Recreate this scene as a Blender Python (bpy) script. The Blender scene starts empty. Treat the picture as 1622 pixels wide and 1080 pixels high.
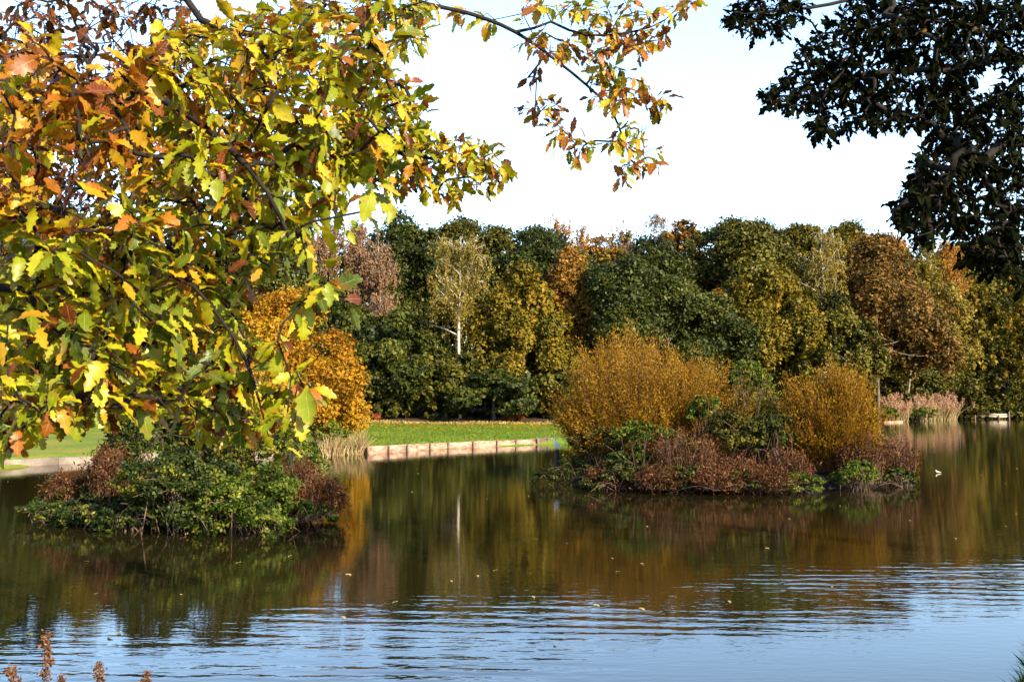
import bpy, math
import numpy as np

R = math.radians
scene = bpy.context.scene
COL = scene.collection

# ------------------------------------------------------------------ camera
CAM_H = 2.2
FPX, CX, CY, HY = 1592.0, 811.0, 540.0, 630.0          # photograph pixels (1622 x 1080)
PITCH = math.atan((HY - CY) / FPX)
cam = bpy.data.cameras.new('camera')
cam.sensor_width = 36.0
cam.lens = 36.0 * FPX / 1622.0
cam.clip_start, cam.clip_end = 0.1, 6000.0
cam_ob = bpy.data.objects.new('camera', cam)
COL.objects.link(cam_ob)
cam_ob.location = (0, 0, CAM_H)
cam_ob.rotation_euler = (R(90) + PITCH, 0, 0)
scene.camera = cam_ob

# ------------------------------------------------------------------ sky, sun, exposure
SUN_EL, SUN_AZ = 29.0, 137.0          # azimuth clockwise from the view direction (+Y)
world = bpy.data.worlds.new('World')
scene.world = world
world.use_nodes = True
wt = world.node_tree
sky = wt.nodes.new('ShaderNodeTexSky')
sky.sky_type = 'NISHITA'
sky.sun_disc = False
sky.sun_elevation = R(SUN_EL)
sky.sun_rotation = R(SUN_AZ)
sky.air_density, sky.dust_density, sky.ozone_density = 1.15, 0.5, 4.0
bg = wt.nodes['Background']
# thin white veil added to brighten the low sky, fading out upwards
wg = wt.nodes.new('ShaderNodeTexCoord')
ws = wt.nodes.new('ShaderNodeSeparateXYZ')
wt.links.new(wg.outputs['Generated'], ws.inputs[0])
wr = wt.nodes.new('ShaderNodeMapRange')
wr.interpolation_type = 'SMOOTHSTEP'
for i_, v_ in ((1, .75), (2, .42), (3, 0.0), (4, .26)):
    wr.inputs[i_].default_value = v_
wt.links.new(ws.outputs[2], wr.inputs[0])
wn = wt.nodes.new('ShaderNodeTexNoise')
wn.inputs['Scale'].default_value, wn.inputs['Detail'].default_value = 2.2, 4.0
wm = wt.nodes.new('ShaderNodeMapping')
wm.inputs['Scale'].default_value = (1, 1, 3.5)
wt.links.new(wg.outputs['Generated'], wm.inputs['Vector'])
wt.links.new(wm.outputs[0], wn.inputs['Vector'])
wk = wt.nodes.new('ShaderNodeMapRange')
for i_, v_ in ((1, .25), (2, .75), (3, .7), (4, 1.3)):
    wk.inputs[i_].default_value = v_
wt.links.new(wn.outputs['Fac'], wk.inputs[0])
wp = wt.nodes.new('ShaderNodeMath')
wp.operation = 'MULTIPLY'
wt.links.new(wr.outputs[0], wp.inputs[0])
wt.links.new(wk.outputs[0], wp.inputs[1])
wa = wt.nodes.new('ShaderNodeMix')
wa.data_type, wa.blend_type = 'RGBA', 'ADD'
wa.inputs[0].default_value = 1.0
wt.links.new(sky.outputs[0], wa.inputs[6])
wt.links.new(wp.outputs[0], wa.inputs[7])
wt.links.new(wa.outputs[2], bg.inputs[0])
bg.inputs[1].default_value = 0.15
sun = bpy.data.lights.new('sun', 'SUN')
sun.energy, sun.angle, sun.color = 5.0, R(0.5), (1.0, 0.85, 0.60)
sun_ob = bpy.data.objects.new('sun', sun)
COL.objects.link(sun_ob)
sun_ob.location = (20, -20, 30)
sun_ob.rotation_euler = (R(90 - SUN_EL), 0, R(180 - SUN_AZ))
SUN_DIR = np.array([math.sin(R(SUN_AZ)) * math.cos(R(SUN_EL)), math.cos(R(SUN_AZ)) * math.cos(R(SUN_EL)), math.sin(R(SUN_EL))])
scene.view_settings.view_transform = 'Standard'
scene.view_settings.look = 'None'
scene.view_settings.exposure = 1.9
scene.view_settings.gamma = 1.0
scene.render.engine = 'CYCLES'
scene.cycles.max_bounces = 6
scene.cycles.diffuse_bounces = 2
scene.cycles.glossy_bounces = 3
scene.cycles.transmission_bounces = 3
scene.cycles.use_denoising = True

RNG = np.random.default_rng(11)


def P(px, py, Y):
    """Point at depth Y (metres along +Y) seen at photograph pixel px, py."""
    u, v = (px - CX) / FPX, (CY - py) / FPX
    s, c = math.sin(PITCH), math.cos(PITCH)
    d = np.array([u, c - v * s, s + v * c])
    return np.array([0, 0, CAM_H]) + d * (Y / d[1])


def unit(v):
    return v / np.maximum(np.linalg.norm(v, axis=-1, keepdims=True), 1e-9)


# ------------------------------------------------------------------ materials
def nt_new(name):
    m = bpy.data.materials.new(name)
    m.use_nodes = True
    t = m.node_tree
    t.nodes.clear()
    out = t.nodes.new('ShaderNodeOutputMaterial')
    return m, t, out


def ramp(t, fac, stops):
    n = t.nodes.new('ShaderNodeValToRGB')
    e = n.color_ramp.elements
    while len(e) < len(stops):
        e.new(0.5)
    for el, (p, c) in zip(e, stops):
        el.position = p
        el.color = (*c, 1)
    if fac is not None:
        t.links.new(fac, n.inputs[0])
    return n


def math_n(t, op, a, b=None):
    n = t.nodes.new('ShaderNodeMath')
    n.operation = op
    for i, x in enumerate((a, b)):
        if x is None:
            continue
        if isinstance(x, (int, float)):
            n.inputs[i].default_value = x
        else:
            t.links.new(x, n.inputs[i])
    return n.outputs[0]


def mixc(t, fac, a, b, blend='MIX'):
    n = t.nodes.new('ShaderNodeMix')
    n.data_type = 'RGBA'
    n.blend_type = blend
    for sock, x in ((n.inputs[0], fac), (n.inputs[6], a), (n.inputs[7], b)):
        if isinstance(x, (int, float)):
            sock.default_value = x
        elif isinstance(x, tuple):
            sock.default_value = (*x, 1)
        else:
            t.links.new(x, sock)
    return n.outputs[2]


def noise(t, scale, detail=3.0, vec=None, rough=0.55):
    n = t.nodes.new('ShaderNodeTexNoise')
    n.inputs['Scale'].default_value = scale
    n.inputs['Detail'].default_value = detail
    n.inputs['Roughness'].default_value = rough
    if vec is not None:
        t.links.new(vec, n.inputs['Vector'])
    return n.outputs['Fac']


def position(t):
    return t.nodes.new('ShaderNodeNewGeometry').outputs['Position']


def leaf_mat(name, cols, trans=0.3, gloss=0.25, detail=False, rough=0.5):
    gloss = gloss * .35
    """Leaf colour runs along the cols by the 'tint' attribute each leaf carries."""
    m, t, out = nt_new(name)
    a = t.nodes.new('ShaderNodeAttribute')
    a.attribute_name = 'tint'
    k = len(cols) - 1
    col = ramp(t, a.outputs['Fac'], [(i / k, c) for i, c in enumerate(cols)]).outputs[0]
    if detail:                                        # midrib, side veins, brown blotches and edge
        uv = t.nodes.new('ShaderNodeAttribute')
        uv.attribute_name = 'leaf_place'
        sp = t.nodes.new('ShaderNodeSeparateXYZ')
        t.links.new(uv.outputs['Vector'], sp.inputs[0])
        s = math_n(t, 'ABSOLUTE', sp.outputs[1])
        vein = math_n(t, 'LESS_THAN', s, 0.045)
        w = math_n(t, 'SUBTRACT', sp.outputs[0], math_n(t, 'MULTIPLY', s, 0.16))
        fr = math_n(t, 'FRACT', math_n(t, 'MULTIPLY', w, 9.0))
        side = math_n(t, 'MULTIPLY', math_n(t, 'LESS_THAN', fr, 0.16), 0.45)
        vv = math_n(t, 'MULTIPLY', math_n(t, 'MAXIMUM', vein, side), 0.5)
        col = mixc(t, vv, col, mixc(t, 0.55, col, (0.42, 0.40, 0.12)))
        pos = position(t)
        bl = ramp(t, noise(t, 26.0, 4.0, pos), [(0.54, (0, 0, 0)), (0.66, (1, 1, 1))]).outputs[0]
        edge = ramp(t, s, [(0.70, (0, 0, 0)), (1.0, (1, 1, 1))]).outputs[0]
        bb = math_n(t, 'MULTIPLY', math_n(t, 'MAXIMUM', bl, math_n(t, 'MULTIPLY', edge, 0.5)), 0.5)
        col = mixc(t, bb, col, (0.20, 0.06, 0.012))
    p = t.nodes.new('ShaderNodeBsdfPrincipled')
    t.links.new(col, p.inputs['Base Color'])
    p.inputs['Roughness'].default_value = rough
    p.inputs['Specular IOR Level'].default_value = gloss
    tr = t.nodes.new('ShaderNodeBsdfTranslucent')
    t.links.new(mixc(t, 1.0, col, (1.0, 0.92, 0.55), 'MULTIPLY'), tr.inputs[0])
    mx = t.nodes.new('ShaderNodeMixShader')
    mx.inputs[0].default_value = trans
    t.links.new(p.outputs[0], mx.inputs[1])
    t.links.new(tr.outputs[0], mx.inputs[2])
    t.links.new(mx.outputs[0], out.inputs[0])
    return m


def rough_mat(name, c0, c1, scale=6.0, rough=0.85, bump=0.0, stretch=None, spec=0.2):
    m, t, out = nt_new(name)
    vec = position(t)
    if stretch:
        mp = t.nodes.new('ShaderNodeMapping')
        mp.inputs['Scale'].default_value = stretch
        t.links.new(vec, mp.inputs['Vector'])
        vec = mp.outputs[0]
    f = noise(t, scale, 5.0, vec)
    p = t.nodes.new('ShaderNodeBsdfPrincipled')
    t.links.new(ramp(t, f, [(0.32, c0), (0.68, c1)]).outputs[0], p.inputs['Base Color'])
    p.inputs['Roughness'].default_value = rough
    p.inputs['Specular IOR Level'].default_value = spec
    if bump:
        b = t.nodes.new('ShaderNodeBump')
        b.inputs['Distance'].default_value = bump
        t.links.new(f, b.inputs['Height'])
        t.links.new(b.outputs[0], p.inputs['Normal'])
    t.links.new(p.outputs[0], out.inputs[0])
    return m


L = {
    'oak_autumn': leaf_mat('oak_leaf_autumn', [(.022, .006, .003), (.11, .020, .003), (.24, .075, .004), (.34, .20, .004), (.28, .265, .004), (.14, .175, .004), (.04, .065, .004)], .40, .7, True, .40),
    'oak_silhouette': leaf_mat('oak_leaf_silhouette', [(.0025, .0035, .0012), (.0045, .0055, .002), (.008, .009, .003), (.12, .06, .01)], .04, .0, False, .8),  # silhouette shade put into the near-black leaf colour
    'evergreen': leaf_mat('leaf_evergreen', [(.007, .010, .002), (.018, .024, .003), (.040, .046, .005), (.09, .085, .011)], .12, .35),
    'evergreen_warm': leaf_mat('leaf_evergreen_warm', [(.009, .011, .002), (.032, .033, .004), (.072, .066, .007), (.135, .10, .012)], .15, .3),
    'olive': leaf_mat('leaf_olive_oak', [(.020, .022, .003), (.065, .056, .005), (.14, .098, .008), (.22, .13, .012)], .22, .25),
    'brown': leaf_mat('leaf_brown_oak', [(.04, .025, .006), (.11, .055, .010), (.20, .095, .014), (.28, .14, .02)], .22, .2),
    'rust': leaf_mat('leaf_rust_oak', [(.028, .024, .005), (.075, .044, .009), (.15, .075, .016), (.22, .12, .03)], .2, .2),
    'pink_birch': leaf_mat('leaf_thin_birch', [(.08, .045, .025), (.14, .08, .045), (.20, .115, .06), (.25, .16, .09)], .25, .1),
    'orange_birch': leaf_mat('leaf_orange_birch', [(.12, .06, .02), (.24, .11, .02), (.36, .16, .02), (.36, .22, .05)], .3, .1),
    'gold_birch': leaf_mat('leaf_gold_birch', [(.055, .045, .010), (.11, .085, .016), (.18, .135, .024), (.25, .19, .045)], .3, .1),
    'grey_willow': leaf_mat('leaf_grey_willow', [(.03, .034, .009), (.06, .062, .015), (.11, .105, .024), (.16, .145, .035)], .25, .2),
    'willow': leaf_mat('leaf_orange_willow', [(.04, .018, .003), (.12, .055, .004), (.22, .115, .006), (.27, .17, .012)], .32, .15),
    'maple': leaf_mat('leaf_orange_maple', [(.11, .05, .004), (.21, .09, .006), (.29, .155, .008), (.25, .185, .015)], .3, .15),
    'bramble': leaf_mat('leaf_bramble', [(.005, .009, .002), (.014, .024, .004), (.038, .052, .007), (.16, .14, .01)], .22, .3),  # darkened to hold the shade at the island foot
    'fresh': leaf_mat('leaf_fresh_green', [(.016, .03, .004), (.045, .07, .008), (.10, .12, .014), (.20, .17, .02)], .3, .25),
    'dead': leaf_mat('leaf_dead_bracken', [(.014, .006, .003), (.040, .015, .006), (.092, .038, .015), (.20, .10, .045)], .2, .1),  # bracken colour also lowered for the shade on the islands
    'redbush': leaf_mat('leaf_red_bush', [(.10, .015, .008), (.22, .05, .015), (.30, .10, .02)], .25, .15),
    'reed': leaf_mat('leaf_dry_reed', [(.12, .075, .035), (.24, .16, .08), (.34, .25, .13), (.16, .17, .05)], .2, .2),
    'pink_reed': leaf_mat('leaf_pink_reed', [(.16, .08, .05), (.28, .14, .09), (.38, .22, .15), (.44, .28, .18)], .2, .1),
    'grass': leaf_mat('leaf_lawn', [(.04, .07, .008), (.07, .12, .010), (.11, .15, .014), (.16, .15, .03)], .3, .2),
    'rough': leaf_mat('leaf_rough_grass', [(.14, .10, .03), (.24, .17, .05), (.34, .24, .09), (.12, .14, .03)], .25, .15),
}
M = {
    'bark': rough_mat('bark_brown', (.018, .013, .009), (.055, .040, .028), 14.0, .9, .02, (1, 1, .3)),
    'twig_bark': rough_mat('bark_twig', (.005, .0035, .003), (.014, .009, .006), 30.0, .9, .0),  # shade among the boughs put into the dark bark colour
    'far_bark': rough_mat('bark_far', (.05, .04, .03), (.13, .10, .08), 3.0, .9),
    'pale_bark': rough_mat('bark_pale_stem', (.07, .055, .04), (.24, .20, .16), 2.2, .8, 0, (1, 1, 2.0)),
    'birch_bark': rough_mat('bark_birch', (.12, .09, .07), (.46, .40, .33), 2.2, .7, 0, (1, 1, 2.0)),
    'willow_stem': rough_mat('stem_willow', (.10, .045, .015), (.24, .12, .04), 6.0, .8),
    'dead_stem': rough_mat('stem_dead', (.035, .02, .013), (.15, .09, .06), 9.0, .9),
    'soil': rough_mat('soil', (.005, .004, .003), (.014, .010, .006), 3.0, .95, .05),
    'timber': rough_mat('timber_weathered', (.10, .045, .028), (.34, .22, .15), 2.2, .85, .01, (1.5, 1.5, 5)),
    'timber_dark': rough_mat('timber_wet', (.05, .03, .025), (.14, .09, .07), 4.0, .7),
    'timber_pale': rough_mat('timber_pale', (.24, .18, .13), (.44, .36, .28), 3.0, .8, 0, (.5, 1, 6)),
    'concrete': rough_mat('stone_edge', (.07, .055, .042), (.19, .15, .115), 2.0, .9),
    'feather': rough_mat('feather_white', (.66, .58, .46), (.80, .72, .60), 20.0, .8),
    'feather_grey': rough_mat('feather_grey', (.40, .37, .34), (.55, .52, .48), 20.0, .8),
    'feather_dark': rough_mat('feather_dark', (.02, .02, .02), (.06, .05, .05), 20.0, .7),
    'beak': rough_mat('beak_red', (.30, .05, .02), (.40, .09, .03), 20.0, .5),
}


def ground_mat():
    m, t, out = nt_new('ground_turf')
    pos = position(t)
    big = noise(t, .35, 4, pos)
    fine = noise(t, 7.0, 4, pos)
    lawn = ramp(t, fine, [(.3, (.045, .075, .008)), (.55, (.075, .12, .010)), (.75, (.11, .15, .014))]).outputs[0]
    lawn = mixc(t, ramp(t, big, [(.40, (0, 0, 0)), (.66, (.8, .8, .8))]).outputs[0], lawn, (.15, .13, .02))
    a = t.nodes.new('ShaderNodeAttribute')
    a.attribute_name = 'wild'                      # 0 mown lawn, 1 woodland floor and bank
    floor = ramp(t, fine, [(.3, (.016, .012, .007)), (.7, (.05, .032, .015))]).outputs[0]
    col = mixc(t, a.outputs['Fac'], lawn, floor)
    p = t.nodes.new('ShaderNodeBsdfPrincipled')
    t.links.new(col, p.inputs['Base Color'])
    p.inputs['Roughness'].default_value = .95
    p.inputs['Specular IOR Level'].default_value = .1
    b = t.nodes.new('ShaderNodeBump')
    b.inputs['Distance'].default_value = .06
    t.links.new(fine, b.inputs['Height'])
    t.links.new(b.outputs[0], p.inputs['Normal'])
    t.links.new(p.outputs[0], out.inputs[0])
    return m


def water_mat():
    m, t, out = nt_new('lake_water')
    pos = position(t)

    def mapped(rot, sc):
        mp = t.nodes.new('ShaderNodeMapping')
        mp.inputs['Rotation'].default_value = (0, 0, R(rot))
        mp.inputs['Scale'].default_value = sc
        t.links.new(pos, mp.inputs['Vector'])
        return mp.outputs[0]

    def amount(n, lo, hi):
        return ramp(t, n, [(lo, (0, 0, 0)), (hi, (1, 1, 1))]).outputs[0]
    sp = t.nodes.new('ShaderNodeSeparateXYZ')
    t.links.new(pos, sp.inputs[0])
    # the breeze roughens a band of water off the near bank; nearer in and further out it is calmer
    yy = math_n(t, 'SUBTRACT', sp.outputs[1], math_n(t, 'MULTIPLY', sp.outputs[0], .52))
    yy = math_n(t, 'ADD', yy, math_n(t, 'MULTIPLY', math_n(t, 'SUBTRACT', noise(t, .22, 2, pos), .5), 5.0))
    band = t.nodes.new('ShaderNodeMapRange')
    band.inputs[1].default_value, band.inputs[2].default_value = 2.6, .5
    band.interpolation_type = 'SMOOTHSTEP'
    t.links.new(math_n(t, 'ABSOLUTE', math_n(t, 'SUBTRACT', yy, 9.8)), band.inputs[0])
    patch = amount(noise(t, .5, 2, mapped(8, (.5, 1, 1))), .36, .62)
    ruffle = math_n(t, 'MULTIPLY', band.outputs[0], math_n(t, 'ADD', math_n(t, 'MULTIPLY', patch, .85), .15))
    w1 = noise(t, 6.0, 1.0, mapped(12, (.28, 1, 1)), .4)
    w2 = noise(t, 9.0, 2.0, mapped(8, (.40, 1, 1)), .5)
    w3 = noise(t, .9, 1.0, mapped(12, (.5, 1, 1)), .4)
    w4 = noise(t, 16.0, 2.0, mapped(3, (.35, 1, 1)), .5)
    wv = t.nodes.new('ShaderNodeTexWave')
    wv.bands_direction = 'Y'
    wv.inputs['Scale'].default_value = 1.0
    wv.inputs['Distortion'].default_value = 5.0
    wv.inputs['Detail'].default_value = 2.0
    wv.inputs['Detail Scale'].default_value = .8
    t.links.new(mapped(13, (.30, 1, 1)), wv.inputs['Vector'])
    w1 = math_n(t, 'ADD', w1, math_n(t, 'MULTIPLY', wv.outputs['Fac'], .30))
    h = math_n(t, 'MULTIPLY', ruffle, math_n(t, 'ADD', math_n(t, 'MULTIPLY', w1, .0062), math_n(t, 'MULTIPLY', w2, .004)))
    h = math_n(t, 'ADD', h, math_n(t, 'MULTIPLY', w2, .0007))
    h = math_n(t, 'ADD', h, math_n(t, 'MULTIPLY', w3, .0013))
    h = math_n(t, 'ADD', h, math_n(t, 'MULTIPLY', w4, .0008))
    b = t.nodes.new('ShaderNodeBump')
    b.inputs['Strength'].default_value = 1.0
    b.inputs['Distance'].default_value = 1.0
    t.links.new(h, b.inputs['Height'])
    p = t.nodes.new('ShaderNodeBsdfPrincipled')
    p.inputs['Base Color'].default_value = (.009, .007, .002, 1)
    p.inputs['Roughness'].default_value = .015
    p.inputs['IOR'].default_value = 1.31
    t.links.new(b.outputs[0], p.inputs['Normal'])
    t.links.new(p.outputs[0], out.inputs[0])
    return m


# ------------------------------------------------------------------ mesh helpers
def mesh_ob(name, V, F, mat, parent=None, tint=None, smooth=False, place=None, loc=None):
    """V (n,3) in world space; F list of arrays (k, m) of polygons with m corners each."""
    V = np.asarray(V, dtype=np.float32)
    if loc is None and parent is not None:
        loc0 = np.array(parent['_world'])
        V = V - loc0
    elif loc is not None:
        V = V - np.asarray(loc)
    F = [np.asarray(f, dtype=np.int32) for f in (F if isinstance(F, list) else [F]) if len(f)]
    me = bpy.data.meshes.new(name)
    me.vertices.add(len(V))
    me.vertices.foreach_set('co', np.ascontiguousarray(V, dtype=np.float32).ravel())
    loops = np.concatenate([f.ravel() for f in F])
    tot = np.concatenate([np.full(len(f), f.shape[1], np.int32) for f in F])
    start = np.concatenate([[0], np.cumsum(tot)[:-1]]).astype(np.int32)
    me.loops.add(len(loops))
    me.loops.foreach_set('vertex_index', loops)
    me.polygons.add(len(tot))
    me.polygons.foreach_set('loop_start', start)
    me.polygons.foreach_set('loop_total', tot)
    if smooth:
        me.polygons.foreach_set('use_smooth', np.ones(len(tot), bool))
    me.update(calc_edges=True)
    if tint is not None:
        a = me.attributes.new('tint', 'FLOAT', 'FACE')
        a.data.foreach_set('value', np.clip(tint, 0, 1).astype(np.float32))
    if place is not None:
        a = me.attributes.new('leaf_place', 'FLOAT_VECTOR', 'POINT')
        a.data.foreach_set('vector', place.astype(np.float32).ravel())
    me.materials.append(mat)
    o = bpy.data.objects.new(name, me)
    COL.objects.link(o)
    if parent is not None:
        o.parent = parent
        o['_world'] = parent['_world']
    elif loc is not None:
        o.location = loc
        o['_world'] = [float(x) for x in loc]
    else:
        o['_world'] = [0.0, 0.0, 0.0]
    return o


def tag(o, label, cat, group=None):
    o['label'], o['category'] = label, cat
    if group:
        o['group'] = group
    return o


def thing(name, label, cat, loc, group=None):
    o = bpy.data.objects.new(name, None)
    COL.objects.link(o)
    o.location = loc
    o.empty_display_size = .3
    o['_world'] = [float(x) for x in loc]
    return tag(o, label, cat, group)


class MB:
    """Collects polygons into one mesh."""

    def __init__(self):
        self.V, self.F, self.T, self.n = [], {}, {}, 0

    def add(self, V, F, tint=None):
        F = np.asarray(F)
        self.V.append(np.asarray(V, float))
        k = F.shape[1]
        self.F.setdefault(k, []).append(F + self.n)
        self.T.setdefault(k, []).append(np.zeros(len(F)) if tint is None else np.asarray(tint))
        self.n += len(V)

    def box(self, c, size, rz=0.0, bevel=.0):
        sx, sy, sz = np.array(size) / 2
        b = min(bevel, sx, sy, sz)
        pts = []
        for z, e in ((-sz, b), (-sz + b, 0), (sz - b, 0), (sz, b)):
            pts += [(-sx + e, -sy + e, z), (sx - e, -sy + e, z), (sx - e, sy - e, z), (-sx + e, sy - e, z)]
        pts = np.array(pts)
        ca, sa = math.cos(rz), math.sin(rz)
        pts[:, :2] = pts[:, :2] @ np.array([[ca, sa], [-sa, ca]])
        f = [(3, 2, 1, 0), (12, 13, 14, 15)]
        for r in range(3):
            for i in range(4):
                j = (i + 1) % 4
                f.append((r * 4 + i, r * 4 + j, r * 4 + 4 + j, r * 4 + 4 + i))
        self.add(pts + np.array(c), f)

    def tube(self, pts, rad, n=6, cap=True, flat=1.0):
        pts = np.asarray(pts, float)
        rad = np.broadcast_to(np.asarray(rad, float), (len(pts),))
        tan = np.gradient(pts, axis=0)
        tan = unit(tan)
        up = np.array([0.13, 0.31, 0.94]) if abs(tan[0][2]) < .8 else np.array([1, .1, .05])
        u = unit(np.cross(tan[0], up))
        ang = np.arange(n) / n * 2 * np.pi
        V = []
        for k in range(len(pts)):
            u = unit(u - tan[k] * np.dot(u, tan[k]))
            w = np.cross(tan[k], u)
            V.append(pts[k] + rad[k] * (np.cos(ang)[:, None] * u + flat * np.sin(ang)[:, None] * w))
        V = np.concatenate(V)
        i = np.arange(n)
        j = (i + 1) % n
        F = np.concatenate([np.stack([k * n + i, k * n + j, (k + 1) * n + j, (k + 1) * n + i], 1) for k in range(len(pts) - 1)])
        if cap:
            V = np.concatenate([V, pts[:1], pts[-1:]])
            a, b = len(V) - 2, len(V) - 1
            m = (len(pts) - 1) * n
            self.add(V, F)
            self.n -= len(V)
            tri = np.concatenate([np.stack([j, i, np.full(n, a)], 1), np.stack([m + i, m + j, np.full(n, b)], 1)])
            self.F.setdefault(3, []).append(tri + self.n)
            self.T.setdefault(3, []).append(np.zeros(len(tri)))
            self.n += len(V)
        else:
            self.add(V, F)

    def build(self, name, mat, parent=None, smooth=True, tinted=False, loc=None):
        ks = sorted(self.F)
        F = [np.concatenate(self.F[k]) for k in ks]
        T = np.concatenate([np.concatenate(self.T[k]) for k in ks]) if tinted else None
        return mesh_ob(name, np.concatenate(self.V), F, mat, parent, T, smooth, None, loc)


def spline(pts, n):
    """Catmull-Rom through pts, n samples per span."""
    pts = np.asarray(pts, float)
    q = np.concatenate([[2 * pts[0] - pts[1]], pts, [2 * pts[-1] - pts[-2]]])
    out = []
    for i in range(1, len(q) - 2):
        t = np.linspace(0, 1, n, endpoint=False)[:, None]
        a, b, c, d = q[i - 1], q[i], q[i + 1], q[i + 2]
        out.append(.5 * (2 * b + (c - a) * t + (2 * a - 5 * b + 4 * c - d) * t ** 2 + (3 * b - a - 3 * c + d) * t ** 3))
    return np.concatenate(out + [pts[-1:]])


def rand_unit(rng, n):
    return unit(rng.normal(size=(n, 3)))


def cards(c, axis, normal, ln, wd, fold=.12):
    """One folded rhombic leaf per row: V (4n,3), F (n,4)."""
    axis = unit(axis)
    side = unit(np.cross(axis, normal))
    nor = np.cross(side, axis)
    ln, wd = np.asarray(ln)[:, None], np.asarray(wd)[:, None]
    V = np.stack([c - axis * ln * .5, c + side * wd * .5 + nor * wd * fold + axis * ln * .05,
                  c + axis * ln * .5 - nor * ln * .06, c - side * wd * .5 + nor * wd * fold + axis * ln * .05], 1)
    n = len(c)
    return V.reshape(-1, 3), np.arange(4 * n).reshape(n, 4)


def inside(poly, q):
    poly = np.asarray(poly, float)
    x, y = q[:, 0], q[:, 1]
    r = np.zeros(len(q), bool)
    for (x1, y1), (x2, y2) in zip(poly, np.roll(poly, -1, 0)):
        hit = ((y1 > y) != (y2 > y)) & (x < (x2 - x1) * (y - y1) / ((y2 - y1) if y2 != y1 else 1e-9) + x1)
        r ^= hit
    return r


def sdist(poly, q):
    """Distance to the polygon's edge, positive outside."""
    poly = np.asarray(poly, float)
    d = np.full(len(q), 1e9)
    for a, b in zip(poly, np.roll(poly, -1, 0)):
        ab = b - a
        t = np.clip(((q - a) @ ab) / (ab @ ab), 0, 1)
        d = np.minimum(d, np.linalg.norm(q - (a + t[:, None] * ab), axis=1))
    return np.where(inside(poly, q), -d, d)


# ------------------------------------------------------------------ ground, lake, islands
LAKE = [(-90, -8), (-40, 1), (-10, 3.2), (0, 4.2), (2.3, 4.8), (2.6, 5.6), (2.85, 6.25), (3.5, 6.9), (5.4, 7.6), (7.2, 10), (9.5, 14.5), (15, 15.5), (22, 11), (60, 14), (110, 60), (120, 110),
        (95, 134), (69, 135), (56, 124), (51, 117), (45, 104), (39, 97), (33, 91), (25, 82), (15, 66), (8, 56), (4.5, 51.5), (1.6, 48), (-3, 43.8), (-5.9, 40),
        (-7.2, 38.4), (-14.6, 35.4), (-16.5, 30), (-30, 24), (-60, 18), (-95, 10)]


def sstep(x, a, b):
    t = np.clip((x - a) / (b - a), 0, 1)
    return t * t * (3 - 2 * t)


def ground_z(q):
    q = np.atleast_2d(np.asarray(q, float))
    d = sdist(LAKE, q)
    z = np.where(d > 0, .30 * sstep(d, -.15, .5) + .012 * np.clip(d, 0, 30), -.05 - .9 * sstep(-d, 0, 6))
    back = np.clip(q[:, 1] - .55 * np.clip(q[:, 0] - 5, 0, 80) - 68, 0, 400)
    z = z + np.where(d > 0, .07 * np.clip(back, 0, 60), 0)
    z = z + np.where(d > 0, .52 * sstep(d, 0, .35) * np.exp(-((q[:, 0] - 3.35) ** 2 + (q[:, 1] - 5.85) ** 2) / .9), 0)
    z = z + np.where(d > .5, .05 * np.sin(q[:, 0] * .9) * np.cos(q[:, 1] * .7), 0)
    return z


def gz(x, y):
    return float(ground_z([(x, y)])[0])


gx = np.concatenate([[-2500, -1200, -600, -300], np.arange(-160, -40, 4), np.arange(-40, 60, .6), np.arange(60, 160, 4), [300, 600, 1200, 2500]])
gy = np.concatenate([[-1500, -600, -200, -80], np.arange(-40, -2, 2), np.arange(-2, 12, .3), np.arange(12, 130, .7), np.arange(130, 220, 5), [300, 600, 1200, 3000]])
GX, GY = np.meshgrid(gx, gy)
q = np.stack([GX.ravel(), GY.ravel()], 1)
Z = ground_z(q)
nx, ny = len(gx), len(gy)
idx = np.arange(nx * ny).reshape(ny, nx)
F = np.stack([idx[:-1, :-1], idx[:-1, 1:], idx[1:, 1:], idx[1:, :-1]], -1).reshape(-1, 4)
ground = mesh_ob('ground', np.column_stack([q, Z]), F, ground_mat(), smooth=True)
TREE_LINE = lambda x: 66.5 + .04 * x + np.where(x > 2, 0.0, 0) + 1.2 * np.sin(x * .35)
wild = np.maximum(sstep(q[:, 1] - .55 * np.clip(q[:, 0] - 5, 0, 80) - TREE_LINE(q[:, 0]), -1.5, 1.0),
                  sstep(q[:, 0], 4, 12) * sstep(q[:, 1], 30, 45))
wild = np.maximum(wild, .75 * (q[:, 1] < 20))
a = ground.data.attributes.new('wild', 'FLOAT', 'POINT')
a.data.foreach_set('value', wild.astype(np.float32))
ground['kind'] = 'structure'

lake = mesh_ob('lake_water', [(-170, -60, 0), (190, -60, 0), (190, 190, 0), (-170, 190, 0)], [[(0, 1, 2, 3)]], water_mat())
lake['kind'] = 'structure'


def island(cx, cy, rx, ry, h, rng):
    n, m = 64, 12
    V, F = [], []
    ph = rng.uniform(0, 6.28, 4)
    for j in range(m + 1):
        r = 1.06 * (1 - j / m)
        for i in range(n):
            t = i / n * 2 * np.pi
            k = 1 + .07 * math.sin(3 * t + ph[0]) + .05 * math.sin(5 * t + ph[1]) + .03 * math.sin(11 * t + ph[2])
            z = -.35 + (h + .35) * min(1, (1 - r / 1.06) / .22) ** .6 + .05 * math.sin(9 * t + j)
            V.append((cx + rx * r * k * math.cos(t), cy + ry * r * k * math.sin(t), z))
    for j in range(m):
        for i in range(n):
            F.append((j * n + i, j * n + (i + 1) % n, (j + 1) * n + (i + 1) % n, (j + 1) * n + i))
    o = mesh_ob('island', V, [F], M['soil'], smooth=True)
    o['kind'] = 'structure'
    return o


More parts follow.
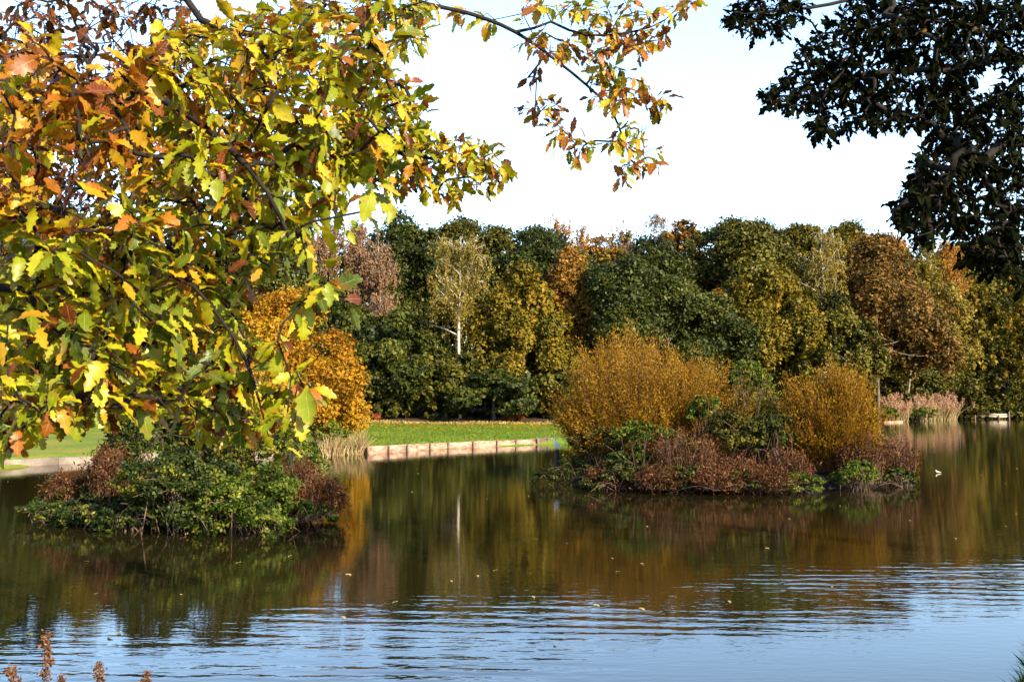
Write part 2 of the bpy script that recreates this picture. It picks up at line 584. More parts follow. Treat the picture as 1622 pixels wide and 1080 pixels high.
ISL_R = (5.9, 27.1, 4.6, 3.3)
ISL_L = (-6.0, 19.7, 2.2, 2.5)
island(*ISL_R, .30, RNG)
island(*ISL_L, .28, RNG)


# ------------------------------------------------------------------ grown oaks (branch skeleton from boughs to every leaf cluster)
def leaf_template(n, rng, sinus=.76, curl=.2):
    """Lobed oak leaf along +x, length 1: local coords (3(n+1),3), faces, place."""
    t = np.linspace(0, 1, n + 1)
    env = np.sin(np.pi * np.clip(t, 0, 1) ** 1.25) ** .75
    env[0], env[-1] = .05, .12
    k = np.where(np.arange(n + 1) % 2 == 1, 1.0, sinus)
    w = .25 * env * k * rng.uniform(.95, 1.05, n + 1)
    fwd = np.where(np.arange(n + 1) % 2 == 1, .035, -.01)
    c = curl * rng.uniform(.3, 1.6)
    up = rng.uniform(-.1, .6)
    tw = rng.uniform(-.9, .9)
    z0 = -c * t ** 2 + .02 * np.sin(9 * t + rng.uniform(0, 6))
    wav = .03 * np.sin(np.arange(n + 1) * 1.7 + rng.uniform(0, 6))
    Lf = np.stack([t + fwd, w, z0 + w * up + wav + tw * t * w], 1)
    C = np.stack([t, np.zeros(n + 1), z0], 1)
    Rt = np.stack([t + fwd, -w, z0 + w * up - wav - tw * t * w], 1)
    V = np.stack([Lf, C, Rt], 1).reshape(-1, 3)
    i = np.arange(n) * 3
    F = np.concatenate([np.stack([i, i + 1, i + 4, i + 3], 1), np.stack([i + 1, i + 2, i + 5, i + 4], 1)])
    s = np.tile([1.0, 0.0, -1.0], n + 1)
    place = np.stack([np.repeat(t, 3), s, np.zeros(3 * (n + 1))], 1)
    return V, F, place


def leaves_mesh(base, axis, normal, ln, tint, n, rng, curl=.2):
    """Lobed leaves at base points, six differently curled shapes shared out among them."""
    axis = unit(axis)
    side = unit(np.cross(normal, axis))
    nor = np.cross(axis, side)
    pick = rng.integers(0, 6, len(base))
    Vs, Fs, Ts, Ps, off = [], [], [], [], 0
    for k in range(6):
        V, F, pl = leaf_template(n, rng, rng.uniform(.60, .78), curl)
        s = np.where(pick == k)[0]
        if not len(s):
            continue
        w = ln[s, None, None] * (V[None, :, :1] * axis[s, None] + V[None, :, 1:2] * side[s, None] * rng.uniform(.85, 1.25, (len(s), 1, 1)) + V[None, :, 2:] * nor[s, None])
        w = w + base[s, None]
        Vs.append(w.reshape(-1, 3))
        Fs.append((F[None] + (np.arange(len(s)) * len(V))[:, None, None]).reshape(-1, 4) + off)
        Ts.append(np.repeat(tint[s], len(F)))
        Ps.append(np.tile(pl, (len(s), 1)))
        off += len(s) * len(V)
    return np.concatenate(Vs), np.concatenate(Fs), np.concatenate(Ts), np.concatenate(Ps)


def grow(paths, attr, seg, rng, sag=.06, jit=.25):
    """paths: world polylines, the first is the trunk, each later one starts at the nearest node so far.
    attr: twig ends. Returns nodes, parents, path id per node, list of end nodes (one per attractor)."""
    N, par, pid = [], [], []
    for k, pts in enumerate(paths):
        c = spline(pts, 12)
        dl = np.linalg.norm(np.diff(c, axis=0), axis=1).cumsum()
        m = max(2, int(dl[-1] / seg))
        tt = np.linspace(0, dl[-1], m + 1)
        full = np.concatenate([[0], dl])
        c = np.stack([np.interp(tt, full, c[:, i]) for i in range(3)], 1)
        if k:
            d = np.linalg.norm(np.array(N) - c[0], axis=1)
            p = int(d.argmin())
            if d[p] < seg:
                c = c[1:]
        else:
            p = -1
        for x in c:
            N.append(x)
            par.append(p)
            pid.append(k)
            p = len(N) - 1
    nodes = np.array(N)
    A = np.asarray(attr)
    best = np.full(len(A), 1e9)
    who = np.zeros(len(A), int)
    trunk_pen = np.array([1.6 if i == 0 else 1.0 for i in pid])
    for i in range(0, len(nodes), 200):
        d = np.linalg.norm(A[:, None] - nodes[None, i:i + 200], axis=2) * trunk_pen[None, i:i + 200]
        j = d.argmin(1)
        v = d[np.arange(len(A)), j]
        up = v < best
        best[up], who[up] = v[up], j[up] + i
    todo = np.ones(len(A), bool)
    ends = np.zeros(len(A), int)
    for _ in range(len(A)):
        k = int(np.where(todo, best, 1e9).argmin())
        a0, b0 = N[who[k]], A[k]
        dd = np.linalg.norm(b0 - a0)
        m = max(2, int(dd / seg))
        t = np.linspace(0, 1, m + 1)[1:, None]
        bow = rng.normal(size=3) * dd * .08
        bow[2] += sag * dd
        c = a0 + (b0 - a0) * t + 4 * t * (1 - t) * bow + rng.normal(size=(m, 3)) * seg * jit * .25 * (1 - t)
        p = who[k]
        first = len(N)
        for x in c:
            N.append(x)
            par.append(p)
            pid.append(pid[who[k]])
            p = len(N) - 1
        ends[k] = p
        todo[k] = False
        d = np.linalg.norm(A[:, None] - c[None], axis=2) * 1.04
        j = d.argmin(1)
        v = d[np.arange(len(A)), j]
        up = (v < best) & todo
        best[up], who[up] = v[up], j[up] + first
    return np.array(N), np.array(par), np.array(pid), ends


def radii(par, ends, n, r0, power, rmax):
    f = np.zeros(n)
    np.add.at(f, ends, 1.0)
    for i in range(n - 1, 0, -1):
        if par[i] >= 0:
            f[par[i]] += f[i]
    return np.minimum(r0 * np.maximum(f, .6) ** power, rmax), f


def branch_meshes(N, par, pid, rad, flow, parent, names, mats, sides=5):
    kids = [[] for _ in N]
    for i, p in enumerate(par):
        if p >= 0:
            kids[p].append(i)
    starts = [0]
    mbs = {}
    while starts:
        s = starts.pop()
        chain = [s]
        if par[s] >= 0:
            chain = [par[s], s]
        while kids[chain[-1]]:
            ks = kids[chain[-1]]
            same = [k for k in ks if pid[k] == pid[s]] or ks
            main = max(same, key=lambda k: flow[k])
            starts += [k for k in ks if k != main]
            chain.append(main)
        r = rad[chain].copy()
        if par[s] >= 0:
            r[0] = min(r[0], r[1] * 1.25)
        mb = mbs.setdefault(int(pid[s]), MB())
        if len(chain) > 1:
            mb.tube(N[chain], r, 10 if r.max() > .05 else sides, cap=r.max() > .03)
    out = {}
    for k in sorted(mbs):
        out[k] = mbs[k].build(names[k], mats[k], parent)
    return out


def rosettes(N, par, ends, rng, count, ln, facing, face_w, spread=.9, petiole=.02, side=0):
    """Leaf clusters round each twig end; returns base, axis, normal, length, cluster index."""
    tip = N[ends]
    prev = N[par[ends]]
    d0 = unit(tip - prev)
    B, A_, Nn, Ls, C = [], [], [], [], []
    for k in range(len(ends)):
        m = max(2, int(rng.normal(count, 1.3)))
        d = unit(d0[k] + rng.normal(size=3) * .25)
        a = unit(np.cross(d, rand_unit(rng, 1)[0]))
        b = np.cross(d, a)
        th = np.arange(m) * 2.4 + rng.uniform(0, 6)
        op = rng.uniform(.5, 1.35, m) * spread
        ax = np.cos(op)[:, None] * d + np.sin(op)[:, None] * (np.cos(th)[:, None] * a + np.sin(th)[:, None] * b)
        ax[:, 2] -= rng.uniform(.0, .55, m)
        ax = unit(ax)
        back = rng.uniform(0, 1, m) ** 1.5 * (.10 if not side else side)
        B.append(tip[k] - d * back[:, None] + ax * petiole)
        A_.append(ax)
        nn = np.array([0, 0, .95]) + facing * face_w + rng.normal(size=(m, 3)) * .45
        nn = nn - ax * (nn * ax).sum(1, keepdims=True)
        Nn.append(unit(nn))
        Ls.append(ln * np.clip(np.exp(rng.normal(size=m) * .28), .45, 1.7))
        C.append(np.full(m, k))
    return tuple(np.concatenate(x) for x in (B, A_, Nn, Ls, C))


def sample_poly(poly, n, rng, gap):
    """Roughly even random points in a polygon (best of several candidates)."""
    poly = np.asarray(poly, float)
    lo, hi = poly.min(0), poly.max(0)
    pts = []
    while len(pts) < n:
        c = rng.uniform(lo, hi, (40, 2))
        c = c[inside(poly, c)]
        if not len(c):
            continue
        if not pts:
            pts.append(c[0])
            continue
        d = np.linalg.norm(c[:, None] - np.array(pts[-120:])[None], axis=2).min(1)
        pts.append(c[d.argmax()] if rng.random() < gap else c[0])
    return np.array(pts)


def oak_near():
    rng = np.random.default_rng(5)
    base = np.array([-4.7, 2.0, gz(-4.7, 2.0)])
    t = thing('oak_tree', 'oak with large lobed yellow, green and rust leaves hanging over the near water', 'tree', base)
    trunk = [base - [0, 0, .3], (-4.6, 2.05, 1.6), (-4.45, 2.2, 3.0), (-4.2, 2.3, 4.6), (-4.0, 2.5, 6.5), (-3.8, 2.6, 8.4)]
    p = P
    paths = [trunk,
             [(-4.45, 2.2, 3.1), (-3.1, 3.6, 3.55), p(0, 130, 4.2), p(80, 155, 4.15), p(215, 145, 4.05), p(330, 205, 3.9), p(420, 300, 3.85), p(468, 400, 3.85)],
             [p(165, 150, 4.1), p(178, 80, 4.2), p(212, 35, 4.3), p(245, -5, 4.4), p(300, -70, 4.6)],
             [(-4.2, 2.3, 4.7), (-2.8, 4.0, 5.3), p(560, -50, 6.0), p(655, 0, 6.2), p(745, 22, 6.5), p(815, 50, 6.8), p(880, 95, 7.0), p(935, 140, 7.1), p(970, 176, 7.1), p(985, 215, 7.15), p(1000, 255, 7.2)],
             [p(815, 50, 6.8), p(868, 38, 6.85), p(905, 2, 6.9), p(960, -30, 7.0)],
             [p(875, 36, 6.85), p(920, 54, 6.9), p(975, 55, 7.0), p(1040, 40, 7.1), p(1075, 12, 7.1)],
             [(-4.3, 2.25, 3.9), (-2.9, 3.7, 4.35), p(230, -40, 4.7), p(330, 40, 4.8), p(430, 60, 4.85), p(520, 95, 4.9), p(580, 150, 4.95), p(605, 205, 5.0), p(650, 240, 5.1), p(720, 262, 5.25), p(800, 276, 5.4)],
             [(-4.5, 2.1, 2.5), (-3.2, 3.1, 2.9), p(0, 320, 3.9), p(120, 350, 3.85), p(250, 405, 3.8), p(330, 480, 3.8), p(385, 560, 3.8), p(412, 640, 3.8), p(425, 690, 3.8)],
             [(-4.55, 2.1, 2.1), (-3.2, 2.8, 2.4), p(-20, 455, 3.5), p(50, 495, 3.45), p(150, 560, 3.45), p(230, 610, 3.45), p(285, 670, 3.45)],
             [(-4.35, 2.3, 3.6), (-3.8, 4.2, 4.1), p(0, 60, 7.6), p(120, 90, 7.9), p(230, 70, 8.2), p(300, 40, 8.4)],
             [(-4.0, 2.5, 6.3), (-3.0, 3.6, 6.9), (-1.8, 5.0, 7.6), (-.6, 7.0, 8.4), (.6, 8.2, 9.0)]]
    R1 = [(0, 85), (60, 60), (110, 130), (190, 110), (270, 60), (330, 40), (480, 0), (680, 0), (668, 55), (622, 105), (672, 175), (660, 215), (565, 270), (520, 320), (450, 390), (420, 440), (380, 480), (375, 540), (400, 575), (450, 625), (440, 665), (390, 690), (325, 690), (300, 660), (215, 640), (140, 660), (70, 675), (0, 690)]
    u = sample_poly(R1, 1300, rng, .6)
    u = u[~inside([(70, 215), (150, 190), (215, 235), (200, 320), (130, 345), (70, 320)], u) | (rng.random(len(u)) < .25)]
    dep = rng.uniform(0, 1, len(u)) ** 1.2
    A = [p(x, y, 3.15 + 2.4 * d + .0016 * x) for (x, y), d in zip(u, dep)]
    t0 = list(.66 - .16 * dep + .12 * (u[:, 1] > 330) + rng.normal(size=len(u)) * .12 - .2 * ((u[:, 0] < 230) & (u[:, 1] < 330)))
    loose = [(470, 365), (500, 350), (480, 410), (520, 432), (548, 478), (490, 470), (462, 500), (505, 612), (488, 640), (470, 590), (440, 540), (532, 300), (590, 300), (575, 335), (600, 285), (470, 690), (455, 660)]
    A += [p(x, y, 3.5 + rng.uniform(-.2, .5)) for x, y in loose]
    t0 += list(.70 + rng.normal(size=len(loose)) * .1)
    R2 = [(550, 215), (690, 215), (745, 225), (800, 250), (795, 290), (735, 312), (640, 300), (575, 275)]
    u = sample_poly(R2, 75, rng, .8)
    A += [p(x, y, 4.7 + .0028 * (x - 560) + rng.uniform(-.25, .45)) for x, y in u]
    t0 += list(.60 + rng.normal(size=len(u)) * .15)
    R3 = [(0, 0), (300, 0), (330, 60), (230, 190), (160, 330), (0, 340)]
    u = sample_poly(R3, 230, rng, .5)
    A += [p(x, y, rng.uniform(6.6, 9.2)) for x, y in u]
    t0 += list(.02 + rng.random(len(u)) * .16)  # low tints put the inner crown's shade into these leaves
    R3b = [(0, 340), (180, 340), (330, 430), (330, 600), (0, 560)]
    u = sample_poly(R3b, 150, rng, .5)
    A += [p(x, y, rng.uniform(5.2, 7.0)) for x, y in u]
    t0 += list(.08 + rng.random(len(u)) * .22)  # shade put into the tint of this layer too
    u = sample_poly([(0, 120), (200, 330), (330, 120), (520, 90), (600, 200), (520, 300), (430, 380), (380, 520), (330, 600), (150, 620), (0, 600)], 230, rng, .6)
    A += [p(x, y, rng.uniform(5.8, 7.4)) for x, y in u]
    t0 += list(.0 + rng.random(len(u)) * .12)  # back layer added, tinted dark to deepen the gaps between leaves
    tw = [(760, 30), (725, 20), (842, 72), (858, 50), (880, 62), (868, 84), (900, 75), (850, 125), (848, 178), (872, 186), (884, 165), (895, 205), (912, 222), (928, 228), (918, 245),
          (985, 140), (1000, 148), (960, 148), (975, 160), (1020, 145), (1035, 160), (1052, 158), (950, 165), (982, 205), (975, 225), (1000, 232), (1018, 245), (1000, 262), (1025, 262), (990, 280),
          (1010, 215), (828, 22), (850, 6), (880, 12), (905, 20), (925, 6), (945, 28), (935, 48), (965, 42), (985, 58), (1010, 50), (1025, 65), (1040, 45), (1052, 62), (1000, 25), (1030, 22), (1062, 14), (1078, 4),
          (960, 10), (985, -5), (930, 85), (950, 90), (962, 100), (940, 110), (968, 120), (985, 108), (958, 75)]
    tw = tw + [(x + rng.normal() * 13, y + rng.normal() * 11) for x, y in tw]
    A += [p(x, y, 6.95 + rng.uniform(-.3, .35)) for x, y in tw]
    t0 += [float(np.clip((.32 if (x < 905 and y > 40) or y > 40 and x > 950 and y < 90 else .52) + rng.normal() * .12, .05, .9)) for x, y in tw]
    hi = rng.uniform((-6.5, 1.0, 5.2), (-1.2, 8.0, 8.8), (150, 3))  # unseen upper foliage put in to shade the back leaves
    hi = hi[hi[:, 2] > CAM_H + .43 * hi[:, 1] + .2]
    h2 = rng.uniform((-5.5, 4.5, 6.9), (2.0, 10.0, 10.2), (170, 3))  # more unseen foliage, placed so its shadow covers the left island
    hi = np.concatenate([hi, h2[h2[:, 2] > CAM_H + .43 * h2[:, 1] + .3]])
    A += list(hi)
    t0 += list(.5 + rng.normal(size=len(hi)) * .15)
    A, t0 = np.array(A), np.array(t0)
    N, par, pid, ends = grow(paths, A, .13, rng)
    rad, fl = radii(par, ends, len(N), .0028, .34, .30)
    tr = pid == 0
    rad[tr] = np.maximum(rad[tr], np.interp(N[tr, 2], [0, 1.5, 4.5, 8.4], [.36, .29, .19, .07]))
    for k, r in ((1, .014), (3, .017), (6, .011), (7, .010), (8, .009), (9, .016), (10, .03)):     # boughs thicken towards the trunk
        s = np.where(pid == k)[0]
        on = s[fl[s] > 6]
        dist = np.linalg.norm(N[on] - N[on[0]], axis=1)
        rad[on] = np.maximum(rad[on], np.interp(dist, [0, dist.max() * .6 + .1, dist.max() + .2], [r * 1.6, r * .62, .006]))
    names = ['trunk'] + ['bough'] * (len(paths) - 1)
    bo = branch_meshes(N, par, pid, rad, fl, t, names, [M['bark']] + [M['twig_bark']] * (len(paths) - 1))
    face = unit(np.array(SUN_DIR) + np.array([0, -.55, 0]))
    B, ax, nn, ln, c = rosettes(N, par, ends, rng, 7.6, .071, face, .22, side=.15)
    ln = ln * np.where(A[c][:, 1] < 4.6, 1.1, np.where(A[c][:, 1] > 6.5, 1.15, 1.0))
    tint = np.clip(t0[c] + rng.normal(size=len(c)) * .13, 0, 1)
    t_right = np.where(B[:, 0] > -1.2, .04, -.02)
    tint = np.clip(tint + t_right, 0, 1)
    old = rng.random(len(c)) < .12
    tint[old] = rng.uniform(.02, .33, old.sum())
    cp = pid[ends][c]
    for k in np.unique(cp):
        s = cp == k
        V, F, T, pl = leaves_mesh(B[s], ax[s], nn[s], ln[s], tint[s], 12, rng, .38)
        mesh_ob('leaves', V, F, L['oak_autumn'], bo.get(int(k), t), T, True, pl)


def oak_shaded():
    rng = np.random.default_rng(8)
    bx, by = 10.6, 10.2
    base = np.array([bx, by, gz(bx, by)])
    t = thing('oak_tree', 'dark oak in silhouette overhanging the water on the far side of the bank corner', 'tree', base)
    t['label'] = 'dark silhouetted oak whose almost black leafy boughs hang against the white sky'
    p = P
    trunk = [base - [0, 0, .3], (bx - .1, by, 2), (bx - .3, by + .1, 4), (bx - .2, by + .2, 6.2), (bx + .3, by + .3, 8.5), (bx + .8, by + .3, 12)]
    paths = [trunk,
             [(bx - .3, by + .1, 4.0), (8.0, 10.3, 5.2), p(1622, 95, 10.2), p(1545, 103, 10), p(1450, 112, 9.8), p(1370, 118, 9.7), p(1290, 150, 9.6), p(1215, 152, 9.5)],
             [(bx - .25, by + .15, 5.2), (7.8, 9.8, 6.4), p(1560, -30, 9.6), p(1430, -20, 9.4), p(1300, 10, 9.2), p(1180, 22, 9.0)],
             [(bx - .2, by, 3.2), (8.2, 10.2, 3.9), p(1640, 230, 10.2), p(1560, 255, 10), p(1480, 290, 9.9), p(1420, 335, 9.8)],
             [(bx - .2, by, 2.7), (8.4, 10.4, 3.3), p(1640, 330, 10.4), p(1570, 380, 10.2), p(1530, 415, 10.1)],
             [(bx - .2, by + .2, 6.2), (9.0, 8.2, 7.6), (7.2, 7.0, 8.2)],
             [(bx, by + .2, 7.0), (13.4, 9.0, 9.2), (16.6, 8.2, 10.4), (19.0, 7.6, 10.8)],
             [(bx, by + .1, 5.0), (13.6, 10.6, 6.6), (17.5, 11.0, 7.4), (20, 11.2, 7.6)],
             [(bx, by + .2, 6.0), (10.0, 12.5, 7.6), (9.6, 14.0, 8.0)]]
    polys = [([(1135, 35), (1180, 0), (1282, 0), (1274, 30), (1235, 62), (1205, 62), (1170, 45)], 52, .8),
             ([(1345, 0), (1622, 0), (1622, 110), (1560, 100), (1535, 165), (1490, 195), (1430, 202), (1370, 200), (1310, 222), (1285, 212), (1262, 180), (1200, 150), (1255, 115), (1275, 62), (1330, 36)], 560, .45),
             ([(1622, 120), (1560, 150), (1520, 185), (1480, 210), (1455, 240), (1440, 290), (1412, 320), (1415, 352), (1455, 382), (1510, 372), (1530, 425), (1600, 440), (1622, 470)], 450, .45)]
    A = []
    for poly, n, g in polys:
        A += [p(x, y, rng.uniform(8.6, 11.4)) for x, y in sample_poly(poly, n, rng, g)]
    while len(A) < 1062 + 700:                      # the rest of the crown, beyond the frame, shaped to shade boughs and islands
        v = rand_unit(rng, 1)[0] * rng.uniform(.55, 1) ** .5
        x = np.array([13.6, 9.2, 8.2]) + v * np.array([8.6, 7.0, 5.6])
        if x[0] > .53 * x[1] or x[2] > CAM_H + .43 * x[1]:
            A.append(x)
    A = np.array(A)
    N, par, pid, ends = grow(paths, A, .22, rng)
    rad, fl = radii(par, ends, len(N), .0042, .43, .3)
    tr = pid == 0
    rad[tr] = np.maximum(rad[tr], np.interp(N[tr, 2], [0, 1.5, 6, 11], [.42, .33, .2, .06]))
    names = ['trunk'] + ['bough'] * (len(paths) - 1)
    bo = branch_meshes(N, par, pid, rad, fl, t, names, [M['bark']] + [M['twig_bark']] * (len(paths) - 1), 4)
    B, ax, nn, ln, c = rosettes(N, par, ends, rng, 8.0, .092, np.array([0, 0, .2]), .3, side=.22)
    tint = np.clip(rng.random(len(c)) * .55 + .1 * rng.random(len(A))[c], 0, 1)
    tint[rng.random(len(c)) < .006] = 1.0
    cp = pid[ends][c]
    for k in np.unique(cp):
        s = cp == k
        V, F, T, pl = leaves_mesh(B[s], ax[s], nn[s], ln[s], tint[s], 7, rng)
        mesh_ob('leaves', V, F, L['oak_silhouette'], bo.get(int(k), t), T, True)


oak_near()
oak_shaded()


# ------------------------------------------------------------------ trees of the far wood
def crown_cloud(rng, c, rad, n_leaf, lump=.30, per=34, low=-.75, hollow=.62):
    """Leaf positions, outward normals and tints of a lumpy crown: boughs > clumps > leaves."""
    rad = np.asarray(rad, float)
    ra = np.array([rad[0], rad[1], min(rad[2], .75 * (rad[0] + rad[1]))])      # lumps stay round in tall crowns
    nb = int(np.clip(40 * rad[2] / ra[2], 40, 90))
    d = rand_unit(rng, nb * 3)
    d = d[d[:, 2] > low][:nb]
    out = rng.uniform(hollow, .92, len(d))
    bc = d / (np.abs(d) ** 2.3).sum(1, keepdims=True) ** (1 / 2.3) * out[:, None]
    core = rng.random(len(d)) < .2                 # some boughs fill the heart of the crown
    bc[core] *= .5
    bc[:, :2] *= (1 - .42 * np.clip(bc[:, 2:], -.3, 1))
    br = lump * rng.uniform(.65, 1.25, len(d))
    bt = rng.normal(size=len(d)) * .13
    ncl = max(1, int(n_leaf / per))
    k = rng.integers(0, len(d), ncl)
    cd = unit(rng.normal(size=(ncl, 3)) + d[k] * .9 + np.array([0, 0, .35]))
    cc = bc[k] + cd * br[k, None] * rng.uniform(.75, 1.05, (ncl, 1))
    ct = bt[k] + rng.normal(size=ncl) * .12
    j = np.repeat(np.arange(ncl), per)
    s = rng.normal(size=(len(j), 3)) * .046
    pos = c + bc[k][j] * rad + ((cc - bc[k])[j] + s) * ra
    nor = unit(cd[j] + .8 * rng.normal(size=(len(j), 3)) + np.array([0, 0, .3]))
    tint = .45 + ct[j] + rng.normal(size=len(j)) * .13
    return pos, nor, tint, c + bc * rad


def trunk_mesh(rng, base, c, rad, ends, r, mat, parent, n_limb=9, lean=0.0):
    mb = MB()
    top = c + np.array([0, 0, rad[2] * .55])
    mid = base * .5 + c * .5 + np.array([lean, 0, 0])
    line = spline([base - [0, 0, .3], mid, c, top], 5)
    mb.tube(line, np.linspace(r, r * .25, len(line)), 7)
    for e in ends[rng.permutation(len(ends))[:n_limb]]:
        h = rng.uniform(.35, .85)
        a0 = line[int(h * (len(line) - 1))]
        m_ = a0 * .5 + e * .5 + np.array([0, 0, -.06 * rad[2]])
        mb.tube(spline([a0, m_, e], 4), np.linspace(r * .42, r * .08, 9), 5, cap=False)
    return mb.build('trunk', mat, parent)


WOOD = 'trees and bushes of the wood across the lake'


def leafy_tree(name, label, cat, px, top, bot, hw, Y, pal, seed=None, trunk='far_bark', leaf=.215, dens=1.0, lump=.30, group=WOOD, low=-.8, droop=0.0, rbark=.16, lean=0.0, wide=1.52, sink=0.0):
    rng = np.random.default_rng(seed if seed is not None else int(px * 7 + top * 13 + Y))
    zt, zb = P(px, top, Y)[2], P(px, bot, Y)[2]
    x = P(px, top, Y)[0]
    g = gz(x, Y)
    zb = max(zb, g + .05 - sink)
    rx = hw / FPX * Y * wide
    c = np.array([x, Y, (zt + zb) / 2])
    rad = np.array([rx, rx * rng.uniform(.8, 1.0), (zt - zb) / 2 * 1.06]) / 1.10
    base = np.array([x, Y, g])
    t = thing(name, label, cat, base, group)
    n = int(np.clip((2 * hw) * (bot - top) * 2.3 * dens, 2500, 80000))
    pos, nor, tint, ends = crown_cloud(rng, c, rad, n, lump, low=low)
    ax = unit(np.cross(nor, rand_unit(rng, len(pos))) + np.array([0, 0, -droop]))
    ln = leaf * np.clip(np.exp(rng.normal(size=len(pos)) * .38), .4, 2.2)
    V, F = cards(pos, ax, nor, ln, ln * .62)
    trunk_mesh(rng, base, c, rad, ends, rbark, M[trunk], t, lean=lean)
    mesh_ob('crown', V, F, L[pal], t, tint)
    return t


def birch(name, label, px, top, bot, hw, Y, pal, white=True, dens=.55, seed=None, lean=0.0, r=.13, split=.30, group=WOOD, cat='tree', limb=.36):
    """Slender birch: pale stem that forks upwards, hanging sprays of small leaves."""
    rng = np.random.default_rng(seed if seed is not None else int(px * 5 + top * 3 + Y))
    x = P(px, top, Y)[0]
    zt, zb = P(px, top, Y)[2], P(px, bot, Y)[2]
    g = gz(x, Y)
    rx = hw / FPX * Y
    base = np.array([x + lean, Y, g])
    t = thing(name, label, cat, base, group)
    mb = MB()
    stem = spline([base - [0, 0, .3], np.array([x + lean * .5 + rng.normal() * .22, Y, g * .55 + zt * .45]), (x + rng.normal() * .3, Y, g * .25 + zt * .75), (x, Y, zt)], 8)
    mb.tube(stem, np.interp(np.linspace(0, 1, len(stem)), [0, .5, 1], [r, r * .62, .015]), 7)
    H = zt - zb
    tips = []
    for k in range(30):
        h = rng.uniform(split, .95)
        a0 = stem[int(h * (len(stem) - 1))]
        th = rng.uniform(0, 2 * np.pi)
        reach = rx * rng.uniform(.45, 1.0) * (1.05 - .55 * max(0, (h - .5) * 2))
        rise = H * rng.uniform(.10, .30) * (1.1 - h)+ .3
        e = a0 + np.array([math.cos(th) * reach, math.sin(th) * reach * .9, rise])
        e[2] = min(e[2], zt - .2)
        m_ = a0 * .55 + e * .45 + np.array([0, 0, rise * .12])
        cv = spline([a0, m_, e], 5)
        mb.tube(cv, np.linspace(r * limb * (1.25 - h), .014, len(cv)), 5, cap=False)
        tips += [cv[4], cv[7], cv[-1]]
        for _ in range(3):                            # fine twigs that arch over
            b0 = cv[rng.integers(4, len(cv))]
            dv = rng.normal(size=3) * np.array([.3, .3, .12]) * rx * .55
            cw = spline([b0, b0 + dv * .6 + [0, 0, .25], b0 + dv - [0, 0, rng.uniform(.1, .9)]], 4)
            mb.tube(cw, np.linspace(.016, .006, len(cw)), 3, cap=False)
            tips += [cw[4], cw[-1]]
    tips += list(stem[int(.6 * len(stem)):])
    tips = np.array(tips)
    n = int(np.clip(2 * hw * (bot - top) * 1.6 * dens, 1500, 16000))
    # leaves hang along threads below the twig tips
    nt = n // 14
    k = rng.integers(0, len(tips), nt)
    s0 = tips[k] + rng.normal(size=(nt, 3)) * np.array([.30, .30, .22]) * min(1, rx * .6)
    tt = rng.uniform(0, 1, (nt, 14))
    hang = rng.uniform(.3, 1.5, (nt, 1)) * min(1, H / 7)
    pos = s0[:, None] + np.stack([rng.normal(size=(nt, 14)) * .07, rng.normal(size=(nt, 14)) * .07, -tt * hang], 2)
    pos = pos.reshape(-1, 3)
    ax = unit(np.array([0, 0, -1.0]) + rng.normal(size=pos.shape) * .6)
    nor = rand_unit(rng, len(pos)) + SUN_DIR * .5
    ln = .17 * rng.uniform(.6, 1.3, len(pos)) * (Y / 75) ** .5
    V, F = cards(pos, ax, nor, ln, ln * .55)
    tint = .5 + np.repeat(rng.normal(size=nt) * .16, 14) + rng.normal(size=len(pos)) * .12
    mb.build('trunk', M['birch_bark' if white is True else white], t)
    mesh_ob('crown', V, F, L[pal], t, tint)
    return t


lt = leafy_tree
# behind the near oak, seen through its leaves
lt('evergreen_tree', 'dark evergreen glimpsed behind the leaves at the lower edge of the near oak', 'tree', 425, 372, 660, 85, 76, 'evergreen')
lt('evergreen_tree', 'evergreen mostly hidden behind the middle of the near oak canopy', 'tree', 285, 385, 660, 90, 74, 'evergreen_warm')
lt('broadleaf_tree', 'olive tree almost covered by the near oak, second in from the shore edge', 'tree', 140, 375, 665, 90, 68, 'olive')
lt('evergreen_tree', 'dark evergreen above the pale stone edge, behind the near oak leaves', 'tree', 10, 360, 670, 95, 62, 'evergreen')
# back row
birch('birch_tree', 'pinkish birch with thin bare twigs nearest the large yellow oak leaves', 518, 350, 478, 42, 80, 'pink_birch', 'pale_bark', .75, r=.11)
birch('birch_tree', 'pinkish brown birch in the middle of the three beside the near oak', 558, 345, 482, 44, 81, 'pink_birch', 'pale_bark', .75, r=.11)
birch('birch_tree', 'pinkish birch next to the broad dark evergreen top', 598, 362, 470, 32, 80, 'pink_birch', 'pale_bark', .7, r=.10)
lt('evergreen_tree', 'broad dark evergreen crown right of the three pinkish birches', 'tree', 655, 350, 560, 66, 87, 'evergreen')
lt('evergreen_tree', 'dark evergreen whose top shows straight above the golden birch', 'tree', 745, 350, 520, 72, 89, 'evergreen_warm')
lt('evergreen_tree', 'bluish dark evergreen with a domed top right of the golden birch', 'tree', 838, 362, 560, 76, 85, 'evergreen')
birch('birch_tree', 'tall orange birch poking above the skyline over the bluish evergreen', 880, 336, 440, 36, 95, 'orange_birch', 'pale_bark', .55)
birch('birch_tree', 'smaller orange birch beside the tall one on the skyline', 922, 345, 440, 20, 96, 'orange_birch', 'pale_bark', .55)
birch('birch_tree', 'faded pink birch on the skyline left of the taller bare topped one', 985, 352, 440, 42, 97, 'pink_birch', 'pale_bark', .8)
birch('birch_tree', 'thin bare topped birch, the highest pale wisp over the rounded evergreen', 1052, 334, 430, 36, 98, 'pink_birch', 'pale_bark', .5)
lt('broadleaf_tree', 'orange brown tree between the pink birches and the large olive oak', 'tree', 1082, 364, 470, 40, 93, 'brown', leaf=.24)
lt('broadleaf_tree', 'brown crown behind the faded pink birch', 'tree', 955, 382, 470, 48, 99, 'brown', leaf=.20, dens=.8)
